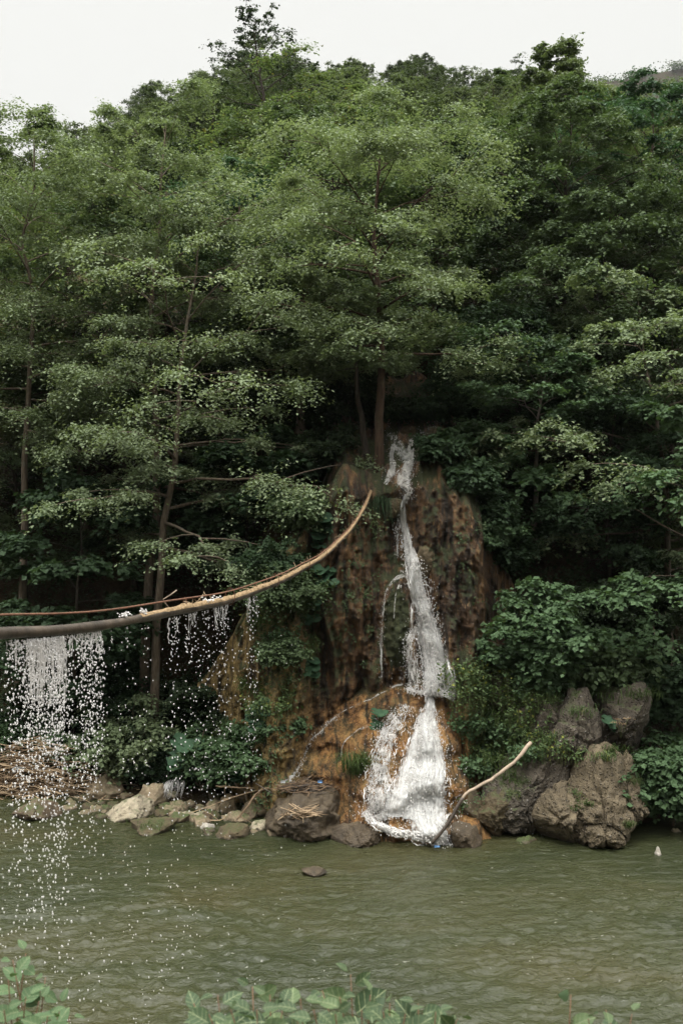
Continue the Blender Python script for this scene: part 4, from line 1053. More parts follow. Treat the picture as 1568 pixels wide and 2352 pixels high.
# ------------------------------------------------------------------ driftwood and debris
def stick(name, label, cat, rows, r, mat, k=8, twigs=0, seed=1, part='twig'):
    P = curve_pts([pt(*q) for q in rows], 26); rg = np.random.default_rng(seed)
    P = P+rg.normal(0, r*.22, P.shape); b = P[0].copy()
    o = thing(name, label, cat, b); g = Geo()
    rad = np.interp(np.linspace(0, 1, 26), np.linspace(0, 1, len(r) if hasattr(r, '__len__') else 2), r if hasattr(r, '__len__') else [r, r*.6])
    g.tube(P-b, rad*(1+rg.normal(0, .08, 26)), k); link('stem', g.mesh('stem', M[mat]), o)
    for q in range(twigs):
        i = rg.integers(4, 25); d = nrm(rg.normal(size=3)*[1, .6, .8]); L = rg.uniform(.15, .6); g = Geo()
        a = P[i]-b; g.tube(np.stack([a, a+d*L*.5+rg.normal(0, .03, 3), a+d*L+rg.normal(0, .06, 3)]), [float(np.min(rad))*.6, float(np.min(rad))*.45, .003], 5)
        link(part, g.mesh(part, M[mat]), o)
    return o
o = stick('fallen_branch', 'long bare bleached branch leaning from the outcrop down into the cascade foot', 'branch', [(1218, 1706, 20.3), (1190, 1740, 20.1), (1150, 1775, 19.95), (1100, 1805, 19.85), (1070, 1822, 19.8), (1052, 1850, 19.75), (1025, 1895, 19.7), (992, 1936, 19.7)], .040, 'driftwood', 9)
g = Geo(); P = curve_pts([pt(*q) for q in [(1062, 1832, 19.74), (1050, 1853, 19.71), (1025, 1896, 19.66), (991, 1937, 19.66)]], 16)-np.array(o.location)
g.tube(P, np.linspace(.040, .030, 16), 9); link('dark_wet_end', g.mesh('dark_wet_end', M['wetwood']), o)
g = Geo(); a = pt(1060, 1826, 19.78)-np.array(o.location); g.tube(np.stack([a, a+[-.07, -.02, -.02], a+[-.15, -.03, -.05]]), [.014, .011, .004], 6); link('branch_stub', g.mesh('branch_stub', M['wetwood']), o)
def scrap(name, label, cat, c, size, mat, seed):
    rg = np.random.default_rng(seed); n = 7
    u = np.linspace(-1, 1, n); U, Vv = np.meshgrid(u, u)
    P = np.stack([U*size[0], fbm(np.stack([U*1.7, Vv*1.7, 0*U+seed], -1), 3, seed)*size[2], Vv*size[1]+.3*size[1]*fbm(np.stack([U*2, Vv, 0*U], -1), 2, seed+3)], -1).reshape(-1, 3)
    B = P+[0, .006, 0]; k = n*n
    idx = np.arange(k).reshape(n, n); rim = np.concatenate([idx[0, :], idx[1:, -1], idx[-1, ::-1][1:], idx[::-1, 0][1:-1]])
    r2 = np.roll(rim, -1); side = np.stack([rim, r2, r2+k, rim+k], -1)
    b = np.array([0, 0, P[:, 2].min()])
    return tag(link(name, mesh_np(name, np.concatenate([P, B])-b, [grid_faces(n, n), grid_faces(n, n)[:, ::-1]+k, side], M[mat]), None, c+b), label, cat)
scrap('plastic_scrap', 'small blue plastic scrap caught at the foot of the leaning branch', 'litter', pt(1003, 1944, 19.62), (.055, .02, .02), 'blue_plastic', 3)
stick('fallen_branch', 'thin pale branch lying across the rubble with a grey rag hung at its end', 'branch', [(497, 1806, 22.3), (540, 1808, 22.1), (580, 1810, 22.0), (612, 1808, 21.8), (640, 1802, 21.7)], .022, 'twig_pale', 7, 6, 4)
stick('fallen_branch', 'dark crooked branch curving down from the twig heap to the shore stones', 'branch', [(700, 1800, 21.3), (640, 1805, 21.5), (595, 1818, 21.4), (570, 1850, 21.2), (545, 1882, 21.1)], .028, 'twig', 7, 4, 5)
stick('fallen_branch', 'thin dead branch fanning out over the wet shelf towards the pale stones', 'branch', [(600, 1812, 21.9), (540, 1830, 21.8), (480, 1852, 21.7), (430, 1870, 21.6)], .012, 'twig_pale', 6, 7, 6)
stick('fallen_branch', 'short pale stick lying on the shelf behind the whitish flat stone', 'branch', [(455, 1882, 21.6), (480, 1884, 21.5), (505, 1884, 21.4), (520, 1874, 21.4)], .018, 'twig_pale', 6, 1, 7)
scrap('cloth_rag', 'pale grey rag hanging on the thin pale branch', 'rag', pt(606, 1798, 21.75), (.055, .13, .03), 'cloth', 9)
def twig_heap(name, label, cx, cy, d, ext, n, r, mats, seed, lmin=.3, lmax=.9, flat=.22):
    rg = np.random.default_rng(seed); c = pt(cx, cy, d); gs = [Geo() for _ in mats]
    for q in range(n):
        p = rg.normal(0, .5, 3)*np.array(ext); p[2] = abs(p[2])*.0+rg.uniform(0, 1)**1.3*ext[2]*math.exp(-(p[0]/ext[0])**2-(p[1]/ext[1])**2)
        a = rg.uniform(0, np.pi) if rg.random() < .6 else rg.normal(0, .35); L = rg.uniform(lmin, lmax)
        dv = np.array([math.cos(a), math.sin(a)*.8, rg.normal(0, flat)])*L
        m = rg.normal(0, .05, 3)*L
        gs[int(rg.integers(0, len(mats)))].tube(np.stack([p-dv/2, p+m, p+dv/2]), r*rg.uniform(.5, 1.3)*np.array([1, .9, .5]), 5)
    o = thing(name, label, 'driftwood', c)
    for gg, m in zip(gs, mats):
        x = link('twigs', gg.mesh('twigs', M[m]), o); x['kind'] = 'stuff'
    return o
twig_heap('twig_heap', 'big heap of dead twigs and reeds washed up at the left bank', 80, 1826, 23.7, (1.7, .6, 1.35), 1000, .012, ['twig', 'twig_pale', 'twig_pale'], 41)
twig_heap('twig_heap', 'dark matted heap of twigs at the foot of the orange apron', 705, 1812, 21.15, (.55, .25, .16), 190, .010, ['twig', 'wetwood'], 42, .2, .7)
twig_heap('twig_heap', 'little tuft of pale driftwood twigs lying on the big dark boulder', 700, 1872, 20.0, (.3, .14, .14), 36, .012, ['twig_pale', 'twig'], 43, .2, .6, .3)
scrap('plastic_scrap', 'pale plastic bottle scrap lying in the big heap of dead twigs', 'litter', pt(40, 1765, 23.35), (.12, .04, .04), 'white_plastic', 12)
scrap('plastic_scrap', 'tiny white scrap lying on the dark matted twig heap', 'litter', pt(650, 1796, 21.0), (.045, .025, .02), 'white_plastic', 14)
scrap('plastic_scrap', 'tiny blue scrap lying on the dark matted twig heap', 'litter', pt(735, 1795, 20.95), (.05, .025, .02), 'blue_plastic', 15)

# ------------------------------------------------------------------ bushes and herbs
def shrub_on(seed, dx, dy, H, R, label, leafm, name='bush', cat='bush', d=None, off=.1, barkm='bark', **kw):
    """dy is where it is rooted"""
    b = pt(dx, dy, (d if d is not None else hit(dx, dy))+off)
    if d is not None and d > 23.5: b[2] = ground(b[0], b[1])-.1
    return plant(name, make_shrub(seed, H, R, **kw), label, cat, b, leafm, barkm, trunk='stems', crown='foliage')
HZ = dict(leaf=.125, pad=.52, thick=.1, per=10, sprigs=11, stems=13, wid=.85, droop=.4)
shrub_on(201, 1250, 1600, 3.1, 1.1, 'large hazel bush with broad leaves above the herbs right of the waterfall', 'hazel', 'hazel_bush', d=21.9, **{**HZ, 'stems': 18})
shrub_on(202, 1395, 1600, 1.6, 1.2, 'dim green bush between the hazel bush and the dark hollow', 'beech', d=22.4, **HZ)
shrub_on(203, 1545, 1880, 2.3, 1.15, 'broad-leaved bush reaching in low at the right edge above the hollow', 'hazel', d=21.1, **HZ)
shrub_on(204, 1520, 1660, 1.9, 1.3, 'dark bush crowning the brow at the top right of the outcrop', 'maple', d=22.6, **HZ)
shrub_on(205, 290, 1700, 2.3, 1.5, 'bright-topped young alder bush behind the water curtain', 'alder', 'alder_bush', d=24.4, leaf=.1, pad=.6, stems=14, thick=.12)
shrub_on(206, 285, 1780, 1.5, 1.2, 'dark ivy-leaved bush between the twig heap and the tan boulders', 'maple', d=24.6, leaf=.11, pad=.5, stems=14)
shrub_on(207, 575, 1790, 1.5, .95, 'elder bush at the left foot of the orange cliff', 'hazel', d=22.7, leaf=.10, pad=.5, stems=14)
shrub_on(208, 490, 1790, 1.4, 1.1, 'low green bush left of the elder bush behind the trickle', 'hazel', d=23.3, leaf=.10, pad=.5, stems=12)
shrub_on(209, 280, 1480, 1.7, 1.5, 'fine-leaved dark bush just behind the pipe on the left', 'maple', d=26.0, leaf=.09, pad=.5, stems=14)
shrub_on(210, 640, 1400, 1.0, .75, 'fine-leaved bush hanging on the top left of the ochre wall', 'beech', leaf=.075, pad=.5, stems=14)
shrub_on(225, 690, 1215, .9, .55, 'shaded bush on the sloping shoulder left of the pipe end', 'beech', leaf=.08, pad=.45, stems=12)
shrub_on(226, 610, 1340, 1.0, .7, 'dim bush at the left end of the sloping cliff shoulder', 'maple', leaf=.09, pad=.45, stems=12)
shrub_on(232, 1115, 1190, .9, .6, 'bush at the top right corner of the cliff', 'beech', leaf=.08, pad=.4, stems=10)
shrub_on(236, 1078, 1135, .8, .55, 'bush overhanging the top right shoulder of the cliff', 'maple', leaf=.1, pad=.36, stems=10)
shrub_on(237, 1120, 1260, .9, .6, 'trailing bush below the top right shoulder of the cliff', 'hazel', leaf=.09, pad=.36, stems=10)
shrub_on(233, 905, 968, .8, .55, 'dark bush at the very top of the upper stream behind the trunks', 'dark', leaf=.1, pad=.36, stems=9)
shrub_on(234, 985, 966, .8, .6, 'shaded bush over the top of the right-hand feed of the upper stream', 'maple', leaf=.1, pad=.36, stems=9)
shrub_on(235, 1010, 1060, .7, .45, 'small maple bush right of the upper stream', 'maple', leaf=.11, pad=.32, stems=9)
shrub_on(211, 640, 1530, .8, .45, 'trailing bush on the face of the ochre wall below the pipe', 'beech', leaf=.065, pad=.28, stems=9)
shrub_on(212, 70, 1700, 1.8, 1.2, 'green bush at the left edge behind the heap of dead twigs', 'hazel', d=24.9, leaf=.1, pad=.5, stems=12)
shrub_on(213, 40, 1420, 1.4, 1.3, 'leafy bush at the left edge right above the pipe', 'maple', d=25.4, leaf=.11, pad=.5, stems=10)
shrub_on(214, 470, 1560, 2.6, 1.3, 'shaded bush deep in the dark behind the right-hand drops', 'dark', d=25.2, leaf=.12, pad=.6, stems=12)
shrub_on(215, 1110, 1330, 1.1, .6, 'dark ferny bush on the cliff edge right of the falls', 'maple', d=23.6, leaf=.1, pad=.45, stems=10)
shrub_on(216, 1330, 1480, 1.6, 1.3, 'dim bush on the slope above the hazel bush', 'dark', d=23.6, leaf=.1, pad=.5, stems=12)
shrub_on(217, 760, 1110, 1.2, .9, 'dark bush behind the paired trunks at the cliff top', 'dark', d=25.0, leaf=.1, pad=.5, stems=10)
shrub_on(218, 800, 1000, 1.7, 1.1, 'shadowed bush higher up left of the upper stream', 'dark', d=26.3, leaf=.11, pad=.5, stems=10)
shrub_on(220, 1150, 1180, 1.2, .9, 'drooping dark bush below the slender young tree', 'maple', d=24.4, leaf=.11, pad=.5, stems=12)
shrub_on(221, 1480, 1470, 1.9, 1.3, 'dim leafy bush between the low maple and the hollow', 'dark', d=23.4, leaf=.11, pad=.5, stems=12)
shrub_on(222, 640, 1700, .9, .6, 'small leafy bush clinging to the foot of the ochre wall', 'hazel', d=22.1, leaf=.09, pad=.35, stems=9)
shrub_on(223, 395, 1690, 1.4, 1.0, 'dark bush around the base of the leaning alder', 'maple', d=24.2, leaf=.1, pad=.45, stems=12)
shrub_on(224, 150, 1600, 2.0, 1.4, 'dark bush behind the densest water curtain', 'dark', d=26.2, leaf=.12, pad=.6, stems=12)

def herb_geo(seed, H, R, n=40, leaf=.07, broad=.6):
    rg = np.random.default_rng(seed); g = Geo(); lf = Geo()
    for i in range(n):
        a = rg.uniform(0, 6.28); r = R*math.sqrt(rg.uniform(0, 1)); h = H*rg.uniform(.5, 1.1)
        p0 = np.array([r*math.cos(a), r*math.sin(a), 0]); tip = p0*1.25+[0, 0, h]; tip[2] -= .1*h
        g.tube(np.stack([p0-[0, 0, .1], (p0+tip)/2+[0, 0, .08*h], tip]), .004, 4, False)
        k = 12; s = rg.uniform(.25, 1, k)[:, None]
        P = p0*(1-s)+tip*s+rg.normal(0, .05, (k, 3))
        leaf_geo(lf, P, rg.normal(0, .5, (k, 3))+[0, -.1, .8], leaf*rg.uniform(.6, 1.2, k), leaf*broad*rg.uniform(.7, 1.2, k), rg, .3)
    return g.mesh('stems', M['greenstem']), lf
hmeshes = []
for sd, lm, H, R, lf_, br in [(301, 'herb', .45, .42, .085, .62), (302, 'hazel', .40, .40, .10, .8), (303, 'herb', .5, .36, .06, .5), (304, 'grass', .42, .40, .10, .3)]:
    a, lf = herb_geo(sd, H, R, 42, lf_, br); hmeshes.append((a, lf.mesh('foliage', M[lm], smooth=False)))
hs = []
for dx, dy in [(1085, 1560), (1100, 1600), (1075, 1640), (1120, 1640), (1160, 1620), (1090, 1690), (1130, 1680), (1170, 1670), (1210, 1660), (1100, 1740), (1140, 1725), (1180, 1715), (1225, 1700), (1250, 1665), (1195, 1620),
               (1240, 1620), (1280, 1610), (1085, 1780), (1120, 1775), (1150, 1760), (1330, 1600), (1370, 1590), (1410, 1585), (1450, 1560), (1065, 1600), (1260, 1700), (1180, 1830), (1195, 1800), (1060, 1560), (1215, 1745), (1290, 1640),
               (1330, 1860), (1325, 1830), (1400, 1690), (1415, 1660), (1455, 1800), (1285, 1740), (1300, 1560), (1350, 1560), (1400, 1545), (1110, 1570), (1070, 1675), (1105, 1665), (1150, 1650), (1190, 1690), (1160, 1700), (1115, 1705), (1085, 1720), (1235, 1730), (1210, 1600), (1165, 1590), (1130, 1590)]:
    hs.append((dx, dy))
for i, (dx, dy) in enumerate(hs):
    if dx > 1245 and 1570 < dy < 1720: continue
    b = on(dx, dy, -.05); k = i % 4; s = rrng.uniform(.8, 1.25)*(.5 if (dx > 1300 and dy > 1640) or dy > 1790 else 1)
    o = thing('herb_plant', 'leafy herb of the green patch growing on the outcrop right of the cascade', 'plant', b, rrng.uniform(0, 6.28), 'herbs on the right-hand outcrop')
    link('stems', hmeshes[k][0], o); link('foliage', hmeshes[k][1], o); o.scale = (s, s, s)
for i, (dx, dy) in enumerate([(610, 1440), (640, 1470), (690, 1420), (660, 1600), (620, 1640), (600, 1690), (650, 1350), (700, 1340), (720, 1300), (560, 1700), (545, 1740), (430, 1700), (400, 1740), (470, 1730), (520, 1690), (360, 1770), (300, 1770), (440, 1770), (700, 1500), (590, 1590)]):
    b = on(dx, dy, -.05); k = i % 4; s = rrng.uniform(.7, 1.15)
    o = thing('herb_plant', 'leafy herb growing on the ochre wall or at its shaded foot left of the falls', 'plant', b, rrng.uniform(0, 6.28), 'herbs left of the falls')
    link('stems', hmeshes[k][0], o); link('foliage', hmeshes[k][1], o); o.scale = (s, s, s)

# butterbur: large round leaves on stalks
def round_leaf(g, c, n, r, rg, cup=.15):
    n = nrm(np.array(n, float)); a = nrm(np.cross(n, [.3, .2, 1.])); b = np.cross(n, a)
    th = np.linspace(.25, 2*np.pi-.25, 13); rad = r*(1+.07*np.sin(th*5+rg.uniform(0, 6)))
    rim = c+np.cos(th)[:, None]*a*rad[:, None]+np.sin(th)[:, None]*b*rad[:, None]*.92+n*(cup*r*(1+.5*np.sin(th*3+rg.uniform(0, 6))))[:, None]
    md = c+(rim-c)*.55+n*cup*r*.12
    V = np.vstack([c, md, rim]); j = np.arange(12)
    g.add(V, [np.stack([0*j, 1+j, 2+j], -1), np.stack([1+j, 14+j, 15+j, 2+j], -1)])
def butterbur(seed, dx, dy, n, ext, r, label, d=None, lean=-.5):
    rg = np.random.default_rng(seed); b = pt(dx, dy, (d or hit(dx, dy)-.02)); g = Geo(); lf = Geo()
    for i in range(n):
        p = np.array([rg.uniform(-1, 1)*ext[0], -abs(rg.normal(.12, .1)), rg.uniform(-1, 1)*ext[1]])
        p[1] += lean*0
        round_leaf(lf, p, [rg.normal(0, .28), -.65+rg.normal(0, .2), .75], r*rg.uniform(.6, 1.15), rg)
        g.tube(np.stack([[p[0]*.5, .25, p[2]-.25], [p[0]*.8, .02, p[2]-.12], p]), .008, 5, False)
    o = thing('butterbur_plant', label, 'plant', b); link('stems', g.mesh('stems', M['greenstem']), o); link('leaves', lf.mesh('leaves', M['butterbur'], smooth=True), o)
butterbur(401, 752, 1222, 34, (.30, .36), .15, 'round-leaved plant hanging at the cliff top left of the pipe end')
butterbur(402, 752, 1322, 22, (.28, .20), .15, 'round-leaved plant just below the pipe at the left of the rust cliff')
butterbur(403, 718, 1400, 18, (.18, .32), .13, 'round-leaved plant on the ochre wall below the pipe')
butterbur(404, 714, 1530, 12, (.11, .18), .13, 'small round-leaved plant in a hollow of the ochre wall')
butterbur(405, 595, 1640, 18, (.22, .30), .15, 'round-leaved plant at the left foot of the ochre wall')
butterbur(406, 455, 1735, 26, (.52, .36), .20, 'big round-leaved plant in the dark behind the shore boulders', 22.9)
butterbur(407, 560, 1760, 14, (.25, .30), .16, 'round-leaved plant right of the trickle at the bush foot', 22.3)
butterbur(408, 868, 1650, 12, (.16, .18), .10, 'small leafy plant on the orange apron left of the cascade')
butterbur(409, 1130, 1740, 16, (.35, .24), .15, 'round-leaved plant in the herbs above the leaning branch')
butterbur(410, 1400, 1660, 10, (.2, .14), .11, 'leafy tuft growing on the conglomerate brow')

def tuft(seed, dx, dy, n, L, R, label, mat='grass', d=None, out=1.0, down=.0):
    rg = np.random.default_rng(seed); b = pt(dx, dy, d or hit(dx, dy)-.02); g = Geo()
    for i in range(n):
        a = rg.uniform(0, 6.28); l = L*rg.uniform(.5, 1.1); h = np.array([math.cos(a), math.sin(a)*.8-.3, 0])*out
        p = np.array([rg.normal(0, R), rg.normal(0, R*.4), rg.normal(0, R*.3)]); s = np.linspace(0, 1, 6)[:, None]
        P = p+h*l*.45*s**1.5+np.array([0, 0, 1])*l*((1-down)*s-(.75+down*.6)*s**2.2)
        sd = nrm(np.cross(h, [0, 0, 1.]))*.007; w = np.array([1, .95, .85, .65, .4, .08])[:, None]
        g.add(np.stack([P-sd*w, P+sd*w], 1).reshape(-1, 3), np.array([[2*k, 2*k+1, 2*k+3, 2*k+2] for k in range(5)]))
    return tag(link('grass_tuft', g.mesh('grass_tuft', M[mat]), None, b), label, 'grass')
tuft(501, 822, 1775, 260, 1.15, .16, 'long green grass tuft on the orange apron left of the cascade')
tuft(502, 870, 1150, 260, .7, .2, 'dark grass beard hanging from the cliff lip under the trunks', 'maple', None, .6, .6)
tuft(503, 1350, 1850, 40, .3, .05, 'thin grass tuft growing in the crack of the sandy slab')
tuft(504, 1440, 1900, 60, .35, .07, 'dry grass tuft low on the right end of the sandy slab')
tuft(505, 1400, 1730, 90, .4, .14, 'grass fringe hanging over the top of the sandy slab')
tuft(506, 1395, 1610, 120, .45, .3, 'yellowish grass on the crest of the outcrop')
tuft(507, 1165, 1790, 90, .4, .16, 'grass tuft on the slope right of the leaning branch')
tuft(508, 1080, 1745, 90, .4, .16, 'grass tuft between the cascade and the herb patch')
tuft(510, 1330, 1640, 110, .4, .16, 'grass and leaves hanging down the middle of the outcrop', 'herb')
tuft(511, 1275, 1700, 120, .4, .18, 'grass spilling over the left flank of the outcrop', 'herb')
tuft(512, 1465, 1600, 130, .4, .2, 'dark grass fringe on the overhanging brow of the outcrop', 'grass')
tuft(513, 1385, 1745, 110, .42, .12, 'hanging grass in the joint above the sandy slab', 'herb')
tuft(509, 345, 1898, 60, .22, .2, 'short moss grass on the ledge under the pale stones')

# hogweed flower heads on the outcrop
rg = np.random.default_rng(8); b = on(1425, 1690); o = thing('hogweed_plant', 'flowering herb with yellowish flat flower heads on the outcrop', 'flower', b)
for k in range(4):
    g = Geo(); tip = np.array([rg.normal(0, .09), -.12, .38+rg.normal(0, .05)]); g.tube(np.stack([[0, 0, -.05], tip*.5+[0, -.03, 0], tip]), .005, 5); link('stem', g.mesh('stem', M['greenstem']), o)
    lf = Geo(); P = tip+rg.normal(0, 1, (60, 3))*[.045, .045, .008]; leaf_geo(lf, P, rg.normal(0, .3, (60, 3))+[0, 0, 1], np.full(60, .02), np.full(60, .016), rg); link('flower_head', lf.mesh('flower_head', M['straw'], smooth=False), o)

# ------------------------------------------------------------------ ground cover
ug = Geo(); rg = np.random.default_rng(15)
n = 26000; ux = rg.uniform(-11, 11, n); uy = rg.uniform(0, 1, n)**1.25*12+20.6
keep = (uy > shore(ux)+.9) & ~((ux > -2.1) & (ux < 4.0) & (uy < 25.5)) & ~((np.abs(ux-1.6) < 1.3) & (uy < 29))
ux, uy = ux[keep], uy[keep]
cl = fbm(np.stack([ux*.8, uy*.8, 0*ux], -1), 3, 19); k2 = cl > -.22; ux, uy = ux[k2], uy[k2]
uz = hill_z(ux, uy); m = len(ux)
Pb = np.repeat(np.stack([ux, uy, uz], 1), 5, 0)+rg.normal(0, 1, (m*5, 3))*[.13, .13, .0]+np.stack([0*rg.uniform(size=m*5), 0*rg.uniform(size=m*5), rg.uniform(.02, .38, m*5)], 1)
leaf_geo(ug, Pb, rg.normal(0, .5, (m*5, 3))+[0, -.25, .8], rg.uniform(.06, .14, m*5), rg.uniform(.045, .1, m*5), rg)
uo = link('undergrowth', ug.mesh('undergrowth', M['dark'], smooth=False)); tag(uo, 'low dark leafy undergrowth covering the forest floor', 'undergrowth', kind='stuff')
# small plants and moss tufts spotting the cliff
cg = Geo(); P = []
for _ in range(520):
    dx, dy = rg.uniform(585, 1110), rg.uniform(1180, 1850)
    if 860 < dx < 1060 or (dy > 1560 and 650 < dx < 1060): continue
    if rg.random() > (.95 if dx < 720 else .3 if dx > 1050 else .16): continue
    c = on(dx, dy, .02); q = int(rg.integers(18, 60)); P.append(c+rg.normal(0, 1, (q, 3))*np.array([.10, .05, .10])*rg.uniform(.5, 1.4))
P = np.concatenate(P); leaf_geo(cg, P, rg.normal(0, .5, P.shape)+[0, -.7, .6], rg.uniform(.03, .075, len(P)), rg.uniform(.025, .055, len(P)), rg)
co = link('cliff_plants', cg.mesh('cliff_plants', M['beech'], smooth=False)); tag(co, 'small creeping plants dotted over the travertine cliff', 'ground cover', kind='stuff')

# ------------------------------------------------------------------ knotweed in the foreground
def ovate(g, p, ax, nn, L, W, rg, veins=None):
    ax = nrm(ax); nn = nrm(nn-ax*np.dot(nn, ax)); b = np.cross(nn, ax)
    s = np.array([0, .12, .3, .5, .7, .87, 1.0]); w = np.array([.10, .66, 1, .98, .76, .4, .0])*W*.5
    fold = .22; bend = -.25*L*(s**2)
    mid = p+ax*(s*L)[:, None]+nn*bend[:, None]
    wav = 1+.05*np.sin(s*13+rg.uniform(0, 6))
    Lf = mid+b*(w*wav)[:, None]+nn*(fold*w)[:, None]; Rt = mid-b*(w*wav)[:, None]+nn*(fold*w)[:, None]
    V = np.stack([Lf, (Lf+mid)/2-nn*.012*L, mid, (Rt+mid)/2-nn*.012*L, Rt], 1).reshape(-1, 3)
    g.add(V, grid_faces(7, 5))
    if veins is not None:
        up_ = nn*.0012; hw = .0011*L/.1
        veins.add(np.stack([mid+b*hw+up_, mid-b*hw+up_], 1).reshape(-1, 3), np.array([[2*k, 2*k+1, 2*k+3, 2*k+2] for k in range(6)]))
        for k in (1, 2, 3, 4):
            for E in (Lf, Rt):
                a0 = mid[k]; e0 = E[k+1]*.92+mid[k+1]*.08; q_ = ax*hw*.7
                veins.add(np.array([a0+up_-q_, e0+up_*1.5-q_, e0+up_*1.5+q_, a0+up_+q_]), np.array([[0, 1, 2, 3]]))
def knotweed(seed, dx, dy, d, tips, label, L=.108, leafm='knot', n=17):
    """stems fan up from one root; tips are (dx, dy, d)"""
    rg = np.random.default_rng(seed); bx = (dx-784)/FD*d; by = d
    z0 = float(np.interp(by, [-3, 0, 2, 4, 8], [5.2, 5.0, 4.35, 3.1, .2])); b = np.array([bx, by, z0-.05])
    o = thing('knotweed_plant', label, 'plant', b); lf = Geo(); vn = Geo()
    for t in tips:
        e = pt(*t)-b; m = e*.55+np.array([rg.normal(0, .05), .0, .16*np.linalg.norm(e)])
        P = curve_pts([np.zeros(3), m, e], 14); g = Geo(); g.tube(P, np.linspace(.0065, .002, 14), 6); link('stem', g.mesh('stem', M['redstem']), o)
        for k in range(n):
            f = 1-.75*(k/n)**1.1; i = f*13; q = np.array([np.interp(i, np.arange(14), P[:, c]) for c in range(3)])
            tan = nrm(P[min(13, int(i)+1)]-P[max(0, int(i)-1)])
            sd = (1 if k % 2 else -1)*nrm(np.cross(tan, [0, 0, 1.]))
            ax = sd*.9+tan*rg.uniform(.1, .7)+np.array([0, 0, rg.uniform(-.25, .25)])+rg.normal(0, .2, 3)
            nn = np.array([0, -.35, 1.])+rg.normal(0, .42, 3)
            sz = L*(.5+.7*min(1, k/3))*rg.uniform(.85, 1.15)
            g2 = q+nrm(ax)*.02
            ovate(lf, g2, ax, nn, sz, sz*rg.uniform(.62, .76), rg, vn)
    f_ = link('foliage', lf.mesh('foliage', M[leafm], smooth=True), o); v_ = link('leaf_veins', vn.mesh('leaf_veins', M['vein'], smooth=False), f_); v_['kind'] = 'stuff'
M['vein'] = plain('leaf_vein', (.17, .20, .10), .6, .2)
t = NT('knotweed_leaf'); r_ = t.geo('Random Per Island'); c_ = t.ramp(r_, [(0, (.032, .054, .024)), (.6, (.056, .088, .040)), (1, (.100, .142, .060))])
c_ = t.mix(t.ramp(t.noise(30, 4, .6, t.coord()), [(.4, .35), (.6, 0.0)]), c_, (.04, .065, .038))
M['knot'] = t.done(t.n('MixShader', {0: .3, 1: principled(t, c_, .5, t.bump(t.noise(45, 3, .5, t.coord()), .35, .01), .16), 2: t.n('BsdfTranslucent', {'Color': t.mix(1.0, c_, (1, 1.05, .55), 'MULTIPLY')})}))
knotweed(601, 560, 2700, 3.7, [(445, 2305, 3.6), (500, 2285, 3.9), (580, 2266, 4.0), (530, 2320, 3.5), (620, 2285, 3.8), (480, 2330, 3.3), (590, 2320, 3.4), (650, 2310, 3.7)], 'knotweed spray left of the middle at the bottom edge')
knotweed(602, 800, 2750, 3.8, [(805, 2238, 4.0), (740, 2275, 3.8), (780, 2290, 3.6), (850, 2285, 3.8), (690, 2295, 3.6), (720, 2320, 3.3), (830, 2320, 3.4), (770, 2330, 3.3), (660, 2290, 3.9)], 'knotweed in the middle of the bottom edge, with the highest leaf tip')
knotweed(603, 960, 2750, 3.8, [(895, 2305, 3.8), (960, 2305, 3.9), (1000, 2325, 3.7), (880, 2325, 3.5), (1050, 2340, 3.6), (930, 2330, 3.4)], 'low knotweed right of the middle at the bottom edge')
knotweed(604, 1420, 2800, 3.8, [(1310, 2285, 3.9), (1390, 2320, 3.8), (1450, 2330, 3.7), (1350, 2340, 3.5)], 'arching knotweed shoot at the bottom right', n=7)
M['knot2'] = M['hazel']
knotweed(605, 60, 2750, 4.2, [(30, 2205, 4.3), (105, 2245, 4.4), (20, 2250, 4.0), (90, 2300, 4.0), (140, 2312, 4.1), (-40, 2230, 4.2), (60, 2190, 4.4), (60, 2290, 3.8), (10, 2320, 3.7), (160, 2335, 3.9), (110, 2335, 3.7)], 'darker leafy plant behind the falling drops at the bottom left corner', L=.098, leafm='knot2', n=15)

# ------------------------------------------------------------------ air, sky, light, camera
HAZE = True
if HAZE:
    t = NT('haze'); v = t.n('VolumePrincipled', {'Color': (.86, .9, .95, 1), 'Density': .0001, 'Anisotropy': .2}); t.t.links.new(v.outputs[0], t.out.inputs[1])
    x0, x1, y0, y1, z0, z1 = -450, 450, -130, 640, -4, 265
    V = np.array([(x, y, z) for x in (x0, x1) for y in (y0, y1) for z in (z0, z1)], float)
    F = np.array([(0, 1, 3, 2), (4, 6, 7, 5), (0, 4, 5, 1), (2, 3, 7, 6), (0, 2, 6, 4), (1, 5, 7, 3)])
    hz = link('haze', mesh_np('haze', V, [F], t.m, smooth=False)); tag(hz, kind='stuff')

SUN_EL, SUN_AZ = RAD(72), RAD(215)      # overcast: soft light from high, a little behind the camera on the left
w = bpy.data.worlds.new('World'); SC.world = w; w.use_nodes = True
nt = w.node_tree; nt.nodes.clear()
sky = nt.nodes.new('ShaderNodeTexSky'); sky.sky_type = 'NISHITA'; sky.sun_disc = False; sky.sun_elevation = SUN_EL; sky.sun_rotation = SUN_AZ; sky.dust_density = 4.0
hsv = nt.nodes.new('ShaderNodeHueSaturation'); hsv.inputs['Saturation'].default_value = .12
tc = nt.nodes.new('ShaderNodeTexCoord'); sx = nt.nodes.new('ShaderNodeSeparateXYZ')
rp = nt.nodes.new('ShaderNodeValToRGB'); e = rp.color_ramp.elements      # overcast dome: the zenith several times brighter than the horizon
while len(e) < 4: e.new(.5)
rp.color_ramp.interpolation = 'EASE'
for el, (p_, v_) in zip(e, [(0, .10), (.47, .122), (.66, .42), (1, 1.0)]): el.position = p_; el.color = (v_, v_, v_*.985, 1)
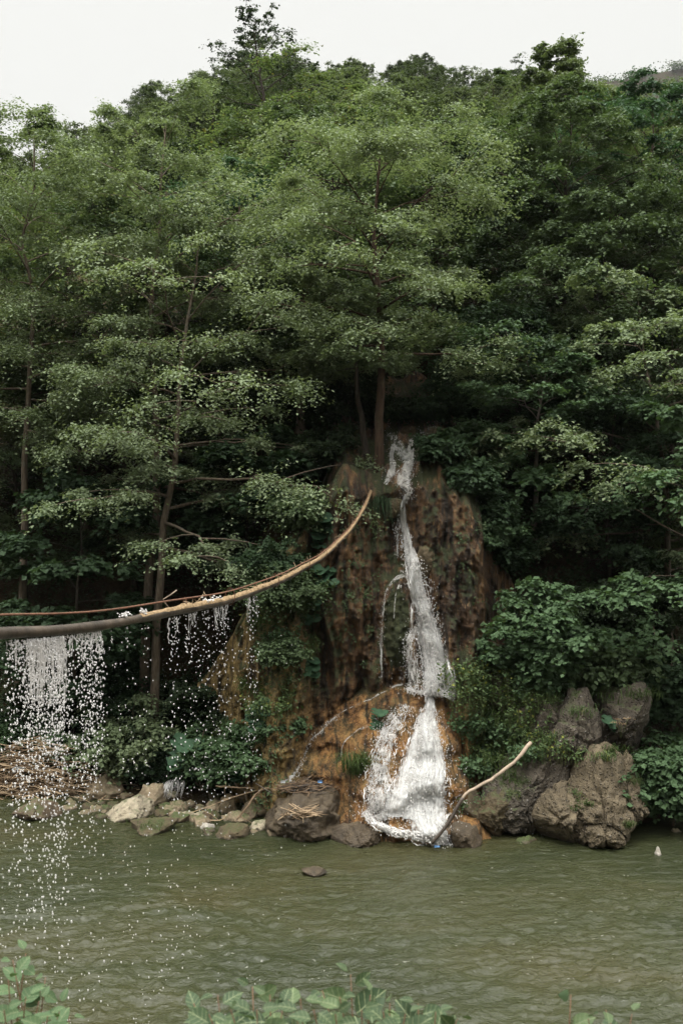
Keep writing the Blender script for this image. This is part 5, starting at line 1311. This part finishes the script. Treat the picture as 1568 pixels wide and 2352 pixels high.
mx = nt.nodes.new('ShaderNodeMix'); mx.data_type = 'RGBA'; mx.inputs[0].default_value = .95
sc_ = nt.nodes.new('ShaderNodeMix'); sc_.data_type = 'RGBA'; sc_.blend_type = 'MULTIPLY'; sc_.inputs[0].default_value = 1; sc_.inputs[7].default_value = (42, 42, 41, 1)
bg = nt.nodes.new('ShaderNodeBackground'); bg.inputs[1].default_value = .10
out = nt.nodes.new('ShaderNodeOutputWorld')
L = nt.links.new
L(sky.outputs[0], hsv.inputs['Color']); L(tc.outputs['Generated'], sx.inputs[0]); L(sx.outputs[2], rp.inputs[0]); L(rp.outputs[0], sc_.inputs[6])
L(hsv.outputs[0], mx.inputs[6]); L(sc_.outputs[2], mx.inputs[7]); L(mx.outputs[2], bg.inputs[0]); L(bg.outputs[0], out.inputs[0])
sl = bpy.data.lights.new('sun', 'SUN'); sl.energy = 1.5; sl.angle = RAD(35); sl.color = (1, .97, .92)
so = bpy.data.objects.new('sun', sl); COL.objects.link(so)
dv = Vector((math.sin(SUN_AZ)*math.cos(SUN_EL), math.cos(SUN_AZ)*math.cos(SUN_EL), math.sin(SUN_EL)))
so.rotation_euler = dv.to_track_quat('Z', 'Y').to_euler(); so.location = (0, 0, 60)
cd = bpy.data.cameras.new('camera'); cam = bpy.data.objects.new('camera', cd); COL.objects.link(cam)
cam.location = (0, 0, CAMZ); cam.rotation_euler = (RAD(90), 0, 0)
cd.sensor_fit = 'VERTICAL'; cd.sensor_height = 36; cd.lens = 36*FD/2352; cd.clip_end = 3000; cd.clip_start = .1
cd.dof.use_dof = True; cd.dof.focus_distance = 21.5; cd.dof.aperture_fstop = 4.0
SC.camera = cam
vs = SC.view_settings; vs.view_transform = 'Standard'; vs.look = 'None'; vs.exposure = 0.82; vs.gamma = 1
SC.cycles.max_bounces = 6; SC.cycles.diffuse_bounces = 4; SC.cycles.glossy_bounces = 2; SC.cycles.transmission_bounces = 3; SC.cycles.transparent_max_bounces = 12; SC.cycles.volume_bounces = 0
SC.cycles.use_denoising = True
